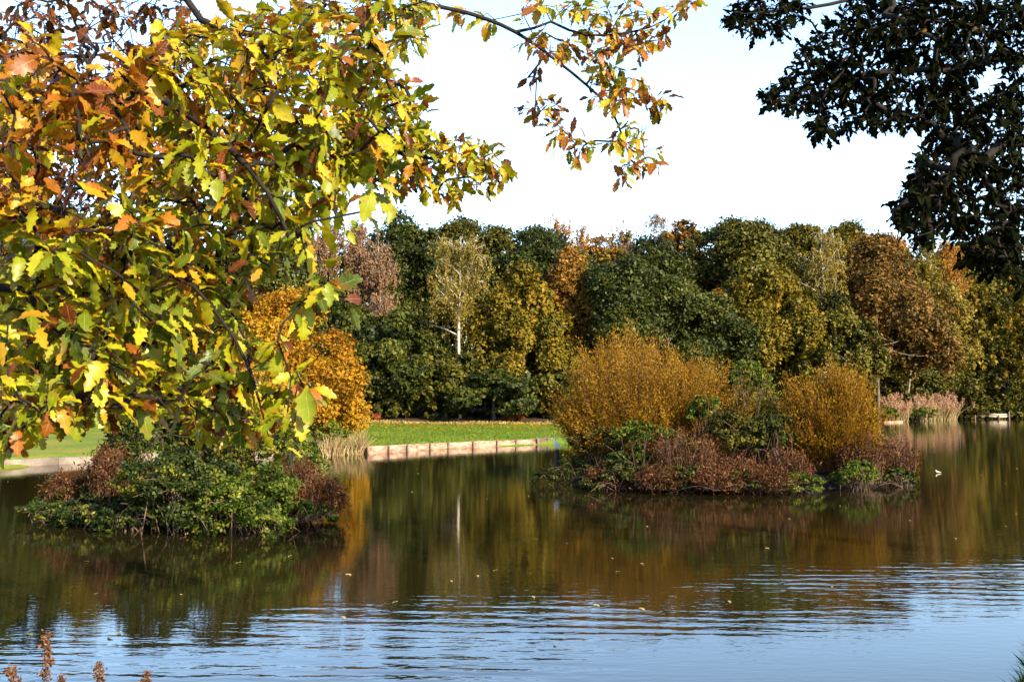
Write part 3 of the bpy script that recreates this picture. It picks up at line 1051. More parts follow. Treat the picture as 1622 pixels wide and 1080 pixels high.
lt('broadleaf_tree', 'small olive tree top just past the large olive oak on the skyline', 'tree', 1272, 360, 540, 55, 95, 'olive')
lt('oak_tree', 'large dark olive oak, the broadest crown on the skyline', 'tree', 1165, 352, 600, 92, 86, 'evergreen_warm', leaf=.235)
lt('broadleaf_tree', 'dull brown tree behind the bare white trunked birch', 'tree', 1345, 358, 560, 56, 97, 'olive')
birch('birch_tree', 'orange brown birch behind the top of the rust coloured oak', 1408, 366, 500, 38, 108, 'orange_birch', 'pale_bark', .9)
birch('birch_tree', 'tall thin birch with two pale stem lengths under the dark oak leaves', 1458, 378, 540, 36, 106, 'gold_birch', 'pale_bark', .6)
birch('birch_tree', 'slim brown birch half behind the hanging dark oak leaves', 1500, 380, 540, 36, 110, 'orange_birch', 'pale_bark', .7)
lt('broadleaf_tree', 'dull olive tree far back under the lowest dark oak leaves', 'tree', 1545, 388, 560, 56, 126, 'grey_willow', leaf=.235)
lt('broadleaf_tree', 'pale brown far tree at the picture edge beneath the dark oak', 'tree', 1622, 400, 580, 60, 139, 'olive', leaf=.235)
# front row
lt('evergreen_bush', 'dark holly by the orange tree, down to the lawn', 'bush', 556, 478, 672, 64, 74, 'evergreen')
lt('evergreen_bush', 'deep green holly mound below the three pinkish birches', 'bush', 628, 486, 672, 64, 73, 'evergreen')
lt('evergreen_bush', 'green bush at the foot of the golden birch', 'bush', 700, 548, 672, 56, 73, 'evergreen_warm')
lt('evergreen_bush', 'low glossy bush spreading onto the lawn right of the golden birch', 'bush', 782, 588, 672, 62, 70.5, 'evergreen')
birch('birch_tree', 'golden birch with a bright white forked trunk above the holly', 730, 374, 560, 68, 71.5, 'gold_birch', True, .30, seed=4, r=.14, split=.30, limb=.6)
lt('oak_tree', 'olive brown oak between the golden birch and the darker brown oak', 'tree', 826, 436, 660, 54, 74, 'olive', leaf=.225)
lt('oak_tree', 'dark brown oak next to the smooth rounded evergreen', 'tree', 915, 414, 640, 56, 77, 'brown', leaf=.225, dens=.9)
lt('broadleaf_tree', 'dark tree low behind the left flank of the big orange willow', 'tree', 905, 560, 672, 52, 73, 'evergreen_warm')
lt('evergreen_tree', 'rounded dark evergreen dome standing over the big orange willow', 'tree', 1042, 390, 640, 96, 75, 'evergreen', leaf=.20, lump=.30)
lt('maple_tree', 'orange yellow tree squeezed between the evergreen dome and the olive oak', 'tree', 1136, 470, 640, 44, 80, 'maple', leaf=.20, dens=.8)
lt('oak_tree', 'olive gold oak in front of the broad olive crown', 'tree', 1215, 415, 660, 80, 80, 'olive', wide=1.15, leaf=.235)
birch('birch_tree', 'nearly bare birch with a tall white trunk beside the rust oak', 1300, 358, 540, 52, 80.5, 'gold_birch', True, .26, seed=9, r=.13, split=.32, limb=.6)
lt('broadleaf_tree', 'dark green tree under the nearly bare white birch', 'tree', 1316, 482, 660, 50, 78.5, 'evergreen_warm', dens=.8)
lt('oak_tree', 'rust brown oak with a steep shoulder right of the bare birch', 'tree', 1386, 384, 650, 76, 84, 'rust', leaf=.24)
lt('broadleaf_tree', 'yellow olive tree right of the rust oak', 'tree', 1472, 448, 590, 46, 104, 'gold_birch', leaf=.21)
birch('birch_tree', 'slender leaning white birch stem in the shadow above the pink reeds', 1452, 512, 590, 26, 97, 'fresh', 'pale_bark', .5, lean=-1.4, r=.11, split=.55)
birch('birch_tree', 'second leaning birch stem, nearer the landing stage', 1480, 500, 590, 24, 102, 'gold_birch', 'pale_bark', .4, lean=-1.2, r=.10, split=.6)
lt('evergreen_tree', 'gloomy dark tree behind the leaning birch stems', 'tree', 1425, 545, 665, 62, 103, 'evergreen_warm', dens=.8)
lt('willow_tree', 'grey green willow by the far corner of the lake', 'tree', 1578, 440, 620, 64, 128, 'grey_willow', leaf=.235, droop=.6)
lt('broadleaf_bush', 'dark round bush hanging over the landing stage', 'bush', 1536, 538, 655, 52, 118, 'evergreen_warm', leaf=.24, wide=1.05)
lt('broadleaf_tree', 'yellow and orange tree overhanging the water past the landing stage', 'tree', 1612, 548, 654, 46, 130, 'orange_birch', leaf=.235)
lt('red_bush', 'small red bush at the lawn edge beside the orange tree', 'bush', 577, 655, 674, 20, 69, 'redbush', leaf=.16, rbark=.03)
lt('red_bush', 'little red bush at the foot of the olive brown oak', 'bush', 816, 650, 668, 12, 69, 'redbush', leaf=.16, rbark=.03)


def woodland():
    """The mass of the wood behind the trees one can tell apart."""
    rng = np.random.default_rng(21)
    V, F, T, n = [], [], [], 0
    for k in range(270):
        x = rng.uniform(-75, 110) if k < 200 else -75 + (k - 200) * 2.65
        Y = 92 + max(0, x - 10) * .42 + (rng.uniform(0, 26) if k < 200 else 12 + 5 * (k % 2))
        h = 1
        g = gz(x, Y)
        h = 2.2 + rng.uniform(205, 262) / 1592 * Y - g
        rr = rng.uniform(3.2, 5.0)
        c = np.array([x, Y, g + h * .5])
        pos, nor, tint, _ = crown_cloud(rng, c, np.array([rr, rr, h * .5]), 1900, low=-.9)
        ax = unit(np.cross(nor, rand_unit(rng, len(pos))))
        ln = .5 * rng.uniform(.6, 1.3, len(pos))
        v, f = cards(pos, ax, nor, ln, ln * .65)
        V.append(v)
        F.append(f + n)
        T.append(tint + rng.normal() * .2)
        n += len(v)
    o = mesh_ob('woodland', np.concatenate(V), np.concatenate(F), L['olive'], tint=np.concatenate(T))
    o['kind'] = 'stuff'
    o['label'] = 'mass of the wood rising behind the trees along the far shore'


woodland()


def undergrowth():
    rng = np.random.default_rng(22)
    V, F, T, n = [], [], [], 0
    for k in range(95):
        x = -16 + 82 * k / 95
        Y = 70.3 + .55 * max(0, x - 5) + (9 if x > 20 else 0) + rng.uniform(0, 5)
        g = gz(x, Y)
        h = rng.uniform(1.6, 4.2)
        c = np.array([x, Y, g + h * .40])
        pos, nor, tint, _ = crown_cloud(rng, c, np.array([1.5, 1.3, h * .6]), 1300, low=-.6)
        ax = unit(np.cross(nor, rand_unit(rng, len(pos))))
        ln = .26 * np.clip(np.exp(rng.normal(size=len(pos)) * .38), .4, 2.2)
        v, f = cards(pos, ax, nor, ln, ln * .62)
        V.append(v)
        F.append(f + n)
        T.append(tint + rng.normal() * .15)
        n += len(v)
    o = mesh_ob('undergrowth', np.concatenate(V), np.concatenate(F), L['evergreen_warm'], tint=np.concatenate(T))
    o['kind'] = 'stuff'
    o['label'] = 'dark undergrowth filling the foot of the wood behind the lawn and far shore'


undergrowth()


# ------------------------------------------------------------------ shrubs of the islands
def stem_shrub(name, label, foot, ext, c, rad, n_stem, pal, leaf=(.10, .028), per=46, stem='willow_stem', cat='bush', group=None, lift=.4, r=.008, seed=1, start=.30, wild=.35, box=2.0):
    """Many fine stems fanning up from the foot to a domed outline, small leaves along them."""
    rng = np.random.default_rng(seed)
    c, rad = np.array(c, float), np.array(rad, float)
    t = thing(name, label, cat, foot, group)
    th = rng.uniform(0, 2 * np.pi, n_stem)
    rr = np.sqrt(rng.random(n_stem))
    b0 = np.array(foot) + np.stack([np.cos(th) * rr * ext[0], np.sin(th) * rr * ext[1], np.zeros(n_stem)], 1)
    d = rand_unit(rng, n_stem * 2)
    d = d[d[:, 2] > -.25][:n_stem]
    lump = 1 + .13 * np.sin(d[:, 0] * 5 + seed) + .09 * np.sin(d[:, 2] * 9 + d[:, 0] * 7) + .07 * np.sin(d[:, 1] * 8 + d[:, 0] * 13 + seed)
    d = d / (np.abs(d) ** box).sum(1, keepdims=True) ** (1 / box)
    e = c + d * rad * (rng.uniform(.62, 1.0, (len(d), 1)) ** .7) * lump[:, None]
    far = rng.random(len(d)) < .045                 # stray shoots beyond the outline
    e[far] = c + (e[far] - c) * rng.uniform(1.08, 1.24, (far.sum(), 1))
    b0 = b0[:len(d)]
    order = np.argsort(e[:, 0] + rng.normal(size=len(d)) * rad[0] * .25)
    bo = np.argsort(b0[:, 0])
    e = e[order]
    b0 = b0[bo]
    mid = b0 * .5 + e * .5 + np.stack([np.zeros(len(d)), np.zeros(len(d)), np.linalg.norm(e - b0, axis=1) * .12 * lift], 1) + rng.normal(size=e.shape) * .10
    K = 7
    s = np.linspace(0, 1, K)[None, :, None]
    crv = b0[:, None] * (1 - s) ** 2 + 2 * mid[:, None] * s * (1 - s) + e[:, None] * s ** 2
    mb = MB()
    for k in range(len(d)):
        mb.tube(crv[k], np.linspace(r, r * .3, K), 3, cap=False)
    mb.build('stems', M[stem], t)
    u = rng.uniform(start, 1.05, (len(d), per))
    u_ = u[..., None]
    pos = b0[:, None] * (1 - u_) ** 2 + 2 * mid[:, None] * u_ * (1 - u_) + e[:, None] * u_ ** 2
    tan = 2 * (1 - u_) * (mid - b0)[:, None] + 2 * u_ * (e - mid)[:, None]
    tan = unit(tan)
    pos = pos + rng.normal(size=pos.shape) * leaf[0] * .9
    pos, tan = pos.reshape(-1, 3), tan.reshape(-1, 3)
    ax = unit(tan + rng.normal(size=pos.shape) * wild)
    pos = pos + ax * leaf[0] * .4
    nor = rand_unit(rng, len(pos)) + SUN_DIR * .6
    ln = leaf[0] * rng.uniform(.6, 1.4, len(pos))
    V, F = cards(pos, ax, nor, ln, ln * leaf[1] / leaf[0])
    tint = .5 + np.repeat(rng.normal(size=len(d)) * .14, per) + rng.normal(size=len(pos)) * .13
    mesh_ob('leaves', V, F, L[pal], t, tint)
    return t


def mound_shrub(name, label, c, rad, n_leaf, pal, leaf=.07, foot_z=.1, cat='bush', group=None, seed=1, stem='dead_stem', n_cane=26, lump=.26, ratio=.7):
    rng = np.random.default_rng(seed)
    c, rad = np.array(c, float), np.array(rad, float)
    t = thing(name, label, cat, (c[0], c[1], foot_z), group)
    pos, nor, tint, ends = crown_cloud(rng, c, rad, n_leaf, lump, per=22, low=-.55, hollow=.6)
    keep = pos[:, 2] > foot_z - .05
    pos, nor, tint = pos[keep], nor[keep], tint[keep]
    ax = unit(np.cross(nor, rand_unit(rng, len(pos))) - np.array([0, 0, .25]))
    ln = leaf * rng.uniform(.6, 1.35, len(pos))
    V, F = cards(pos, ax, nor, ln, ln * ratio)
    mb = MB()
    for k in range(n_cane):
        e = ends[rng.integers(0, len(ends))] * rng.uniform(.95, 1.05)
        a0 = np.array([c[0] + rng.normal() * rad[0] * .35, c[1] + rng.normal() * rad[1] * .35, foot_z - .1])
        e = c + (e - c) * rng.uniform(.9, 1.25)
        mb.tube(spline([a0, a0 * .4 + e * .6 + [0, 0, rad[2] * .4], e], 5), np.linspace(.010, .004, 11), 4, cap=False)
    mb.build('stems', M[stem], t)
    mesh_ob('leaves', V, F, L[pal], t, tint)
    return t


RI = 'bushes on the wooded island'
LI = 'bushes on the island under the oak'
# right island: willows
q1 = P(1030, 700, 27.4)
stem_shrub('willow_bush', 'wide domed orange willow bush, the biggest bush on the island', (q1[0], 27.4, .25), (1.9, 1.0), (q1[0], 27.4, P(0, 668, 27.4)[2]), (2.8, 2.1, 2.15), 1400, 'willow', (.075, .024), 84, group=RI, seed=3, box=3.0, wild=.6)
q2 = P(1318, 700, 25.6)
stem_shrub('willow_bush', 'round amber willow bush at the tapering end of the island', (q2[0], 25.6, .2), (.35, .3), (q2[0], 25.6, P(0, 680, 25.6)[2]), (1.36, 1.25, 1.62), 800, 'willow', (.072, .022), 80, group=RI, seed=6)
# green fill between them
q3 = P(1195, 640, 27.0)
stem_shrub('elder_bush', 'pale green elder with thin grey stems between the two willows', (q3[0], 27.0, .25), (.5, .4), (q3[0], 27.0, P(0, 650, 27)[2]), (.75, .8, 1.15), 170, 'fresh', (.10, .05), 26, 'dead_stem', group=RI, seed=12, wild=.8, r=.014)
q3 = P(1165, 690, 25.0)
mound_shrub('elder_bush', 'dark green leafy bush in front of the gap between the willows', (q3[0], 25.0, P(0, 686, 25)[2]), (1.0, .7, .62), 8500, 'evergreen_warm', .065, .2, group=RI, seed=13)
q3 = P(1010, 690, 24.8)
mound_shrub('elder_bush', 'light green sprays in front of the wide orange willow', (q3[0], 24.8, P(0, 690, 24.8)[2]), (.75, .45, .34), 2100, 'fresh', .08, .2, group=RI, seed=14)
for i, (px, py, Y, rx, ry, rz, n, pal, lab) in enumerate([
        (950, 700, 26.0, .7, .6, .5, 3000, 'evergreen_warm', 'dull green bush under the blunt shaded end of the wide willow'),
        (1060, 700, 24.7, .5, .4, .32, 1500, 'fresh', 'yellow green sprays just above the arching dead bracken'),
        (1120, 655, 25.6, .5, .5, .45, 2200, 'fresh', 'green elder leaves poking out of the flank of the wide willow'),
        (1185, 600, 26.8, .55, .5, .5, 2000, 'fresh', 'topmost light green elder spray in the gap between the willows')]):
    w = P(px, py, Y)
    mound_shrub('elder_bush', lab, (w[0], Y, w[2]), (rx, ry, rz), int(n * 1.5), pal, .064, .2, group=RI, seed=130 + i)
q3 = P(1225, 690, 24.6)
mound_shrub('ivy_bush', 'very dark green bush tucked against the amber willow', (q3[0], 24.6, P(0, 690, 24.6)[2]), (.45, .45, .62), 2600, 'evergreen', .08, .2, group=RI, seed=15)
# dead bracken and brown plants along the waterline
for i, (px, py, Y, rx, rz, lab) in enumerate([
        (1085, 712, 24.3, .8, .55, 'arching dead bracken with pale bent stalks in the middle of the island edge'),
        (1165, 742, 24.0, .6, .30, 'reddish dead bracken under the dark green leafy bush'),
        (1250, 738, 24.0, .6, .42, 'rust red bracken to the shaded side of the amber willow foot'),
        (965, 758, 24.6, .6, .30, 'low brown stalks in the dark leaves at the blunt shaded end of the island'),
        (1045, 758, 23.6, .6, .32, 'brown stalks hanging over the water below the arching dead bracken'),
        (1135, 762, 23.3, .6, .30, 'thin red brown stalks at the water below the dark green leafy bush'),
        (1215, 760, 23.3, .5, .30, 'short red stalks at the water just before the amber willow'),
        (1360, 712, 24.9, .7, .55, 'pinkish brown bracken right of the amber willow'),
        (1418, 722, 26.0, .65, .50, 'pinkish seed stalks at the pointed end of the island')]):
    w = P(px, py, Y)
    stem_shrub('bracken', lab, (w[0], Y, .1), (rx * .8, .5), (w[0], Y, w[2]), (rx, .65, rz), 150, 'dead', (.085, .026), 20, 'dead_stem', 'plant', 'dead bracken round the island', .5, .007, 30 + i, .25, .9)
for i, (px, py, Y, rx, rz, n, pal, lab) in enumerate([  # evergreen palette puts the shade of the island foot into the leaves
        (945, 738, 26.2, .8, .45, 3800, 'evergreen', 'bush coloured near black for shade low on the shaded tip of the island'),
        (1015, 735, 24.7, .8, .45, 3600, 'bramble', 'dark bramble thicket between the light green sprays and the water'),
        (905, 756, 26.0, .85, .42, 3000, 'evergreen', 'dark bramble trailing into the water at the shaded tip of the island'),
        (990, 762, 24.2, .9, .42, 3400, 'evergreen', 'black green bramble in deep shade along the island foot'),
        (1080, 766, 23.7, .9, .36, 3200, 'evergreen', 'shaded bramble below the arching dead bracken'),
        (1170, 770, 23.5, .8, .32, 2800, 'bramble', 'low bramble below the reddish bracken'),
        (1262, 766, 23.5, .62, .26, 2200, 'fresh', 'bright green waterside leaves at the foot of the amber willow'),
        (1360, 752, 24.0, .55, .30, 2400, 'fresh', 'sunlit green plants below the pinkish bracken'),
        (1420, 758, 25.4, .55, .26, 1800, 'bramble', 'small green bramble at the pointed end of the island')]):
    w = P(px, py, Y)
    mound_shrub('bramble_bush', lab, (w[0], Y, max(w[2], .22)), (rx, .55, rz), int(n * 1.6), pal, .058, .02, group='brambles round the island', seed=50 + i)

# left island
leafy_tree('maple_tree', 'bright orange and yellow maple beside the straw coloured reeds on the far bank', 'tree', 432, 470, 722, 155, 41.5, 'maple', seed=77, wide=1.0, leaf=.115, dens=1.5, lump=.32, low=-.97, sink=.5, group='trees on the far bank', trunk='bark', rbark=.13)
w = P(488, 690, 39.4)
mound_shrub('bank_bush', 'yellow green bush between the bright maple and the straw coloured reeds', (w[0], 39.4, w[2]), (1.5, .9, .75), 6500, 'fresh', .11, .3, group='trees on the far bank', seed=140)
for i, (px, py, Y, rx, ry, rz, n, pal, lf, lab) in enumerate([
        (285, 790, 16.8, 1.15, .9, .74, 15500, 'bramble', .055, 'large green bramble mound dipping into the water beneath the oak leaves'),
        (400, 800, 16.6, .95, .75, .64, 11500, 'fresh', .055, 'sunlit green and yellow bramble beside the large mound'),  # sunlight put into the colour by the lighter palette
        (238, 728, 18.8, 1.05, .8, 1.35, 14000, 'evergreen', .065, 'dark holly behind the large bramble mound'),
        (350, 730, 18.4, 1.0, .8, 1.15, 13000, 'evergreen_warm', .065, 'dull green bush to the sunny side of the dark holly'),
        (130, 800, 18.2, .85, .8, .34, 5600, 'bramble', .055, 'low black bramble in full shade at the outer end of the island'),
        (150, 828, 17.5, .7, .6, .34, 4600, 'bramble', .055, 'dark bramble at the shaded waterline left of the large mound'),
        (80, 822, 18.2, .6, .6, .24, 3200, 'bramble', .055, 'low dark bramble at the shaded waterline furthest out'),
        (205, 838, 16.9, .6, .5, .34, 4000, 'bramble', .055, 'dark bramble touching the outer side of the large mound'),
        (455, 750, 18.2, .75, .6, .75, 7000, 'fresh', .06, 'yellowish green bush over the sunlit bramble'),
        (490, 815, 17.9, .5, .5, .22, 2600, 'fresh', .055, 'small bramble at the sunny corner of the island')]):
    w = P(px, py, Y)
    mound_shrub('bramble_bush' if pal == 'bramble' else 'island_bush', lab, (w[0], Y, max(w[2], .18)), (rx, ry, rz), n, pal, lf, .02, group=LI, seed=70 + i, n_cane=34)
for i, (px, py, Y, rx, rz, lab) in enumerate([
        (178, 745, 17.8, .42, .45, 'reddish brown dead shrub left of the large bramble mound'),
        (120, 775, 18.4, .5, .30, 'sparse dead stalks over the low black bramble'),
        (468, 765, 17.4, .42, .50, 'pale brown dead stalks rising from the sunlit bramble'),
        (515, 785, 18.2, .34, .34, 'brown bracken at the island corner nearest the lawn')]):
    w = P(px, py, Y)
    stem_shrub('bracken', lab, (w[0], Y, .1), (rx * .7, .4), (w[0], Y, w[2]), (rx, .5, rz), 170, 'dead', (.07, .022), 30, 'dead_stem', 'plant', 'dead bracken on the oak side island', .5, .006, 90 + i, .25, .9)


# ------------------------------------------------------------------ reeds, lawn edge, plants
def reeds(name, label, x0, x1, y0, y1, h, n, pal, plume=None, seed=1, group=None, wide=.016, lean=.22):
    rng = np.random.default_rng(seed)
    x, y = rng.uniform(x0, x1, n), rng.uniform(0, 1, n)
    y = y0 + (y1 - y0) * (x - x0) / (x1 - x0) + (y - .5) * 1.0
    t = thing(name, label, 'plant', ((x0 + x1) / 2, (y0 + y1) / 2, 0), group)
    hh = h * rng.uniform(.55, 1.1, n) * (1 + .2 * np.sin(x * 3.1))
    b = np.stack([x, y, np.full(n, -.05)], 1)
    dv = rng.normal(size=(n, 3)) * lean
    dv[:, 2] = 1
    dv = unit(dv)
    sd = unit(np.cross(dv, rand_unit(rng, n)))
    K = 5
    V = []
    for k in range(K):
        s = k / (K - 1)
        cpt = b + dv * (hh * s)[:, None] + np.stack([dv[:, 0], dv[:, 1], -.4 * np.abs(dv[:, 0])], 1) * (hh * s ** 2.5)[:, None] * .6
        w = (wide * (1 - .8 * s) * rng.uniform(.7, 1.4, n))[:, None]
        V += [cpt - sd * w, cpt + sd * w]
    tipp = cpt
    V = np.stack(V, 1).reshape(-1, 3)
    i = (np.arange(n) * 2 * K)[:, None]
    F = np.concatenate([np.concatenate([i + 2 * k, i + 2 * k + 1, i + 2 * k + 3, i + 2 * k + 2], 1) for k in range(K - 1)])
    tint = np.tile(rng.random(n), K - 1)
    mesh_ob('blades', V, F, L[pal], t, tint)
    if plume:
        m = 26
        k = rng.integers(0, n, int(n * .55))
        pos = (tipp[k][:, None] + rng.normal(size=(len(k), m, 3)) * np.array([.05, .05, .13])).reshape(-1, 3)
        ax = unit(np.array([0, 0, 1]) + rng.normal(size=pos.shape) * .6)
        ln = .13 * rng.uniform(.6, 1.3, len(pos))
        V, F = cards(pos, ax, rand_unit(rng, len(pos)), ln, ln * .35)
        mesh_ob('plumes', V, F, L[plume], t, rng.random(len(pos)))
    return t


reeds('reeds', 'dry straw coloured reeds between the maple and the timber edging', P(522, 0, 38.6)[0], P(582, 0, 40)[0], 38.4, 39.9, .95, 900, 'reed', None, 1)
RB = 'reed beds on the far shore'
reeds('reeds', 'pink plumed reed clump partly behind the island point', P(1390, 0, 92)[0], P(1424, 0, 93)[0], 91.8, 93.4, 2.0, 420, 'reed', 'pink_reed', 2, RB, .03)
reeds('reeds', 'longer pink plumed reed bed running up to the landing stage', P(1436, 0, 96)[0], P(1500, 0, 101)[0], 95.5, 101.5, 2.2, 800, 'reed', 'pink_reed', 3, RB, .03)
for i, (px, py, Y, rx, rz, lab) in enumerate([(1408, 655, 91.0, 1.0, .55, 'green waterside plants under the shorter reed clump'),
                                              (1462, 655, 94.6, 1.7, .6, 'green waterside plants under the long reed bed'),
                                              (1520, 645, 110.5, 1.3, .9, 'pink brown shrub on the bank behind the landing stage')]):
    w = P(px, py, Y)
    mound_shrub('waterside_plant', lab, (w[0], Y, w[2]), (rx, .7, rz), 2600, 'fresh' if i < 2 else 'dead', .16, .05, 'plant', 'plants by the far reeds', 110 + i, n_cane=8)


def blades(name, label, xy, h, pal, rng, wide, lean=.5):
    n = len(xy)
    z = ground_z(xy)
    b = np.column_stack([xy, z - .02])
    dv = rng.normal(size=(n, 3)) * lean
    dv[:, 2] = 1
    dv = unit(dv)
    sd = unit(np.cross(dv, rand_unit(rng, n)))
    hh = (h * rng.uniform(.5, 1.3, n))[:, None]
    w = wide
    V = np.stack([b - sd * w, b + sd * w, b + dv * hh * .6 + sd * w * .7, b + dv * hh + np.stack([dv[:, 0], dv[:, 1], dv[:, 2] * 0], 1) * hh * .5, b + dv * hh * .6 - sd * w * .7], 1).reshape(-1, 3)
    F = np.arange(5 * n).reshape(n, 5)
    pn = np.sin(xy[:, 0] * .8 + 1) * np.cos(xy[:, 1] * .6) * .12
    o = mesh_ob(name, V, F, L[pal], None, .42 + pn + rng.normal(size=n) * .18)
    o['kind'] = 'stuff'
    o['label'] = label
    return o


rg = np.random.default_rng(43)
n_l = 2600
xy = np.column_stack([rg.uniform(-13, 8, n_l), np.zeros(n_l)])
xy[:, 1] = TREE_LINE(xy[:, 0]) - np.abs(rg.normal(size=n_l)) * 5.5
xy = xy[sdist(LAKE, xy) > .4]
V, F = cards(np.column_stack([xy, ground_z(xy) + .07]), rand_unit(rg, len(xy)) * [1, 1, .2], np.tile([0, 0, 1.0], (len(xy), 1)) + rg.normal(size=(len(xy), 3)) * .4, rg.uniform(.06, .15, len(xy)), rg.uniform(.04, .09, len(xy)))
o = mesh_ob('fallen_leaves', V, F, L['maple'], tint=rg.random(len(xy)))
o['kind'] = 'stuff'
o['label'] = 'fallen leaves scattered over the lawn in front of the trees'
rg = np.random.default_rng(41)
xy = rg.uniform((-16, 33), (7, 69), (200000, 2))
d = sdist(LAKE, xy)
ok = (d > .25) & (xy[:, 1] < TREE_LINE(xy[:, 0])) & (xy[:, 0] > -14)
blades('lawn_grass', 'short green grass of the lawn on the far bank', xy[ok][:70000], .09, 'grass', rg, .016)
xy = np.column_stack([rg.uniform(-14, 9, 3500), np.zeros(3500)])
xy[:, 1] = TREE_LINE(xy[:, 0]) + .4 + rg.normal(size=3500) * .5
blades('rough_grass', 'strip of brown rough grass and fallen leaves along the tree line', xy, .22, 'rough', rg, .03)
xy = rg.uniform((-6, .5), (9, 12), (60000, 2))
d = sdist(LAKE, xy)
near = xy[(d > -.05) & (d < 3.2) & (np.hypot(xy[:, 0], xy[:, 1]) > 1.0)]
tuft = np.array([3.25, 5.95]) + rg.normal(size=(7000, 2)) * .45
near = np.concatenate([near, tuft[sdist(LAKE, tuft) > -.03]])
blades('bank_grass', 'grass of the near bank, showing at the corner by the water', near, .10, 'grass', rg, .0035)


# ------------------------------------------------------------------ timber and stone edging, landing stage
def edging(name, label, pts, lens, h, mats, posts=True, seed=1, thick=.14):
    rng = np.random.default_rng(seed)
    pts = np.array(pts, float)
    seg = np.diff(pts, axis=0)
    cum = np.concatenate([[0], np.linalg.norm(seg, axis=1).cumsum()])
    t = thing(name, label, 'edging', (*pts[len(pts) // 2], 0))
    at = lambda s: np.array([np.interp(s, cum, pts[:, 0]), np.interp(s, cum, pts[:, 1])])
    s = 0
    while s < cum[-1] - .3:
        l = min(rng.uniform(*lens), cum[-1] - s)
        a0, b0 = at(s), at(s + l)
        dv = b0 - a0
        rz = math.atan2(dv[1], dv[0])
        mb = MB()
        hh = h * rng.uniform(.92, 1.05)
        m2 = (a0 + b0) / 2
        mb.box((m2[0], m2[1], hh / 2 - .22), (np.linalg.norm(dv) - .05, thick, hh + .44), rz + rng.normal() * .01, .02)
        mb.build('board', mats[min(len(mats) - 1, int((s / cum[-1] * .75 + rng.random() * .3) * len(mats)))], t, smooth=False)
        if posts:
            mb = MB()
            nrm = np.array([dv[1], -dv[0]]) / np.linalg.norm(dv)
            pp = a0 + nrm * (thick / 2 + .06)
            mb.tube([(pp[0], pp[1], -.6), (pp[0], pp[1], h * rng.uniform(1.0, 1.12))], .035, 8)
            mb.build('post', M['timber_dark'], t, smooth=False)
        s += l
    return t


edging('timber_edging', 'low retaining edge of weathered boards and dark posts below the lawn', [P(585, 0, 39.9)[:2], P(700, 0, 43.6)[:2], P(846, 0, 47.6)[:2]], (.7, 1.7), .27, [M['timber_dark'], M['timber'], M['timber'], M['timber'], M['timber_pale']])
edging('timber_edging', 'short dark wet stretch of edging next to the island tip', [P(847, 0, 47.7)[:2], P(872, 0, 49)[:2], P(900, 0, 50.5)[:2]], (.8, 1.1), .27, [M['timber_dark']])
edging('stone_edge', 'pale stone edge of the bank behind the island under the oak', [(-17.2, 29.8), (-15.0, 33.6), (-13.4, 35.3), (-8.6, 37.6)], (1.8, 2.6), .25, [M['concrete']], False)
edging('timber_edging', 'short pale plank edge at the far shore beside the island point', [P(1386, 0, 89.5)[:2], P(1418, 0, 91.2)[:2]], (1.2, 1.6), .14, [M['timber']], False)


def jetty():
    Y = 104.0
    x0, x1 = P(1506, 0, Y)[0], P(1578, 0, Y)[0]
    t = thing('landing_stage', 'low wooden landing stage with pale boards at its end', 'jetty', ((x0 + x1) / 2, Y, 0))
    n = 14
    for k in range(n):
        mb = MB()
        w = (x1 - x0) / n
        mb.box((x0 + w * (k + .5), Y + .9, .36), (w - .03, 2.0, .06), 0, .008)
        mb.build('deck_plank', M['timber_pale'] if k > 7 else M['timber_dark'], t, smooth=False)
    for z, a0, m in ((.25, .0, M['timber_dark']), (.50, .55, M['timber_pale']), (.27, .55, M['timber_pale'])):
        mb = MB()
        xa = x0 + (x1 - x0) * a0
        xb = x1 if a0 else x0 + (x1 - x0) * .54
        mb.box(((xa + xb) / 2, Y - .16 - (.0 if a0 else .0), z), (xb - xa, .06, .13), 0, .01)
        mb.build('side_board', m, t, smooth=False)
    for fx in (0, .27, .54, .78, 1.0):
        mb = MB()
        px_ = x0 + (x1 - x0) * fx
        top = .80 if fx == 1.0 else .44
        mb.tube([(px_, Y - .28, -.8), (px_, Y - .28, top)], .08, 8)
        mb.build('post', M['timber_dark'], t, smooth=False)


jetty()


# ------------------------------------------------------------------ birds
def bird_body(mb, o, ln, yaw, up, neck):
    """Lofted bird body along its length with raised neck and head. o: centre, ln: body length."""
    ca, sa = math.cos(yaw), math.sin(yaw)
    ctr = np.array([(-.62, .10), (-.50, .06), (-.30, .02), (0, 0), (.22, .03), (.34, .10), (.37, .10 + neck * .5), (.40, .12 + neck), (.46, .15 + neck), (.53, .13 + neck)])
    rad = np.array([.015, .05, .13, .18, .16, .11, .065, .075, .07, .02])
    pts = []
    for (x, z), r in zip(ctr, rad):
        x2, z2 = x * math.cos(up) - z * math.sin(up) * .3, x * math.sin(up) + z
        pts.append(o + ln * np.array([x2 * ca, x2 * sa, z2]))
    mb.tube(pts, rad * ln, 10)
    return np.array(pts)


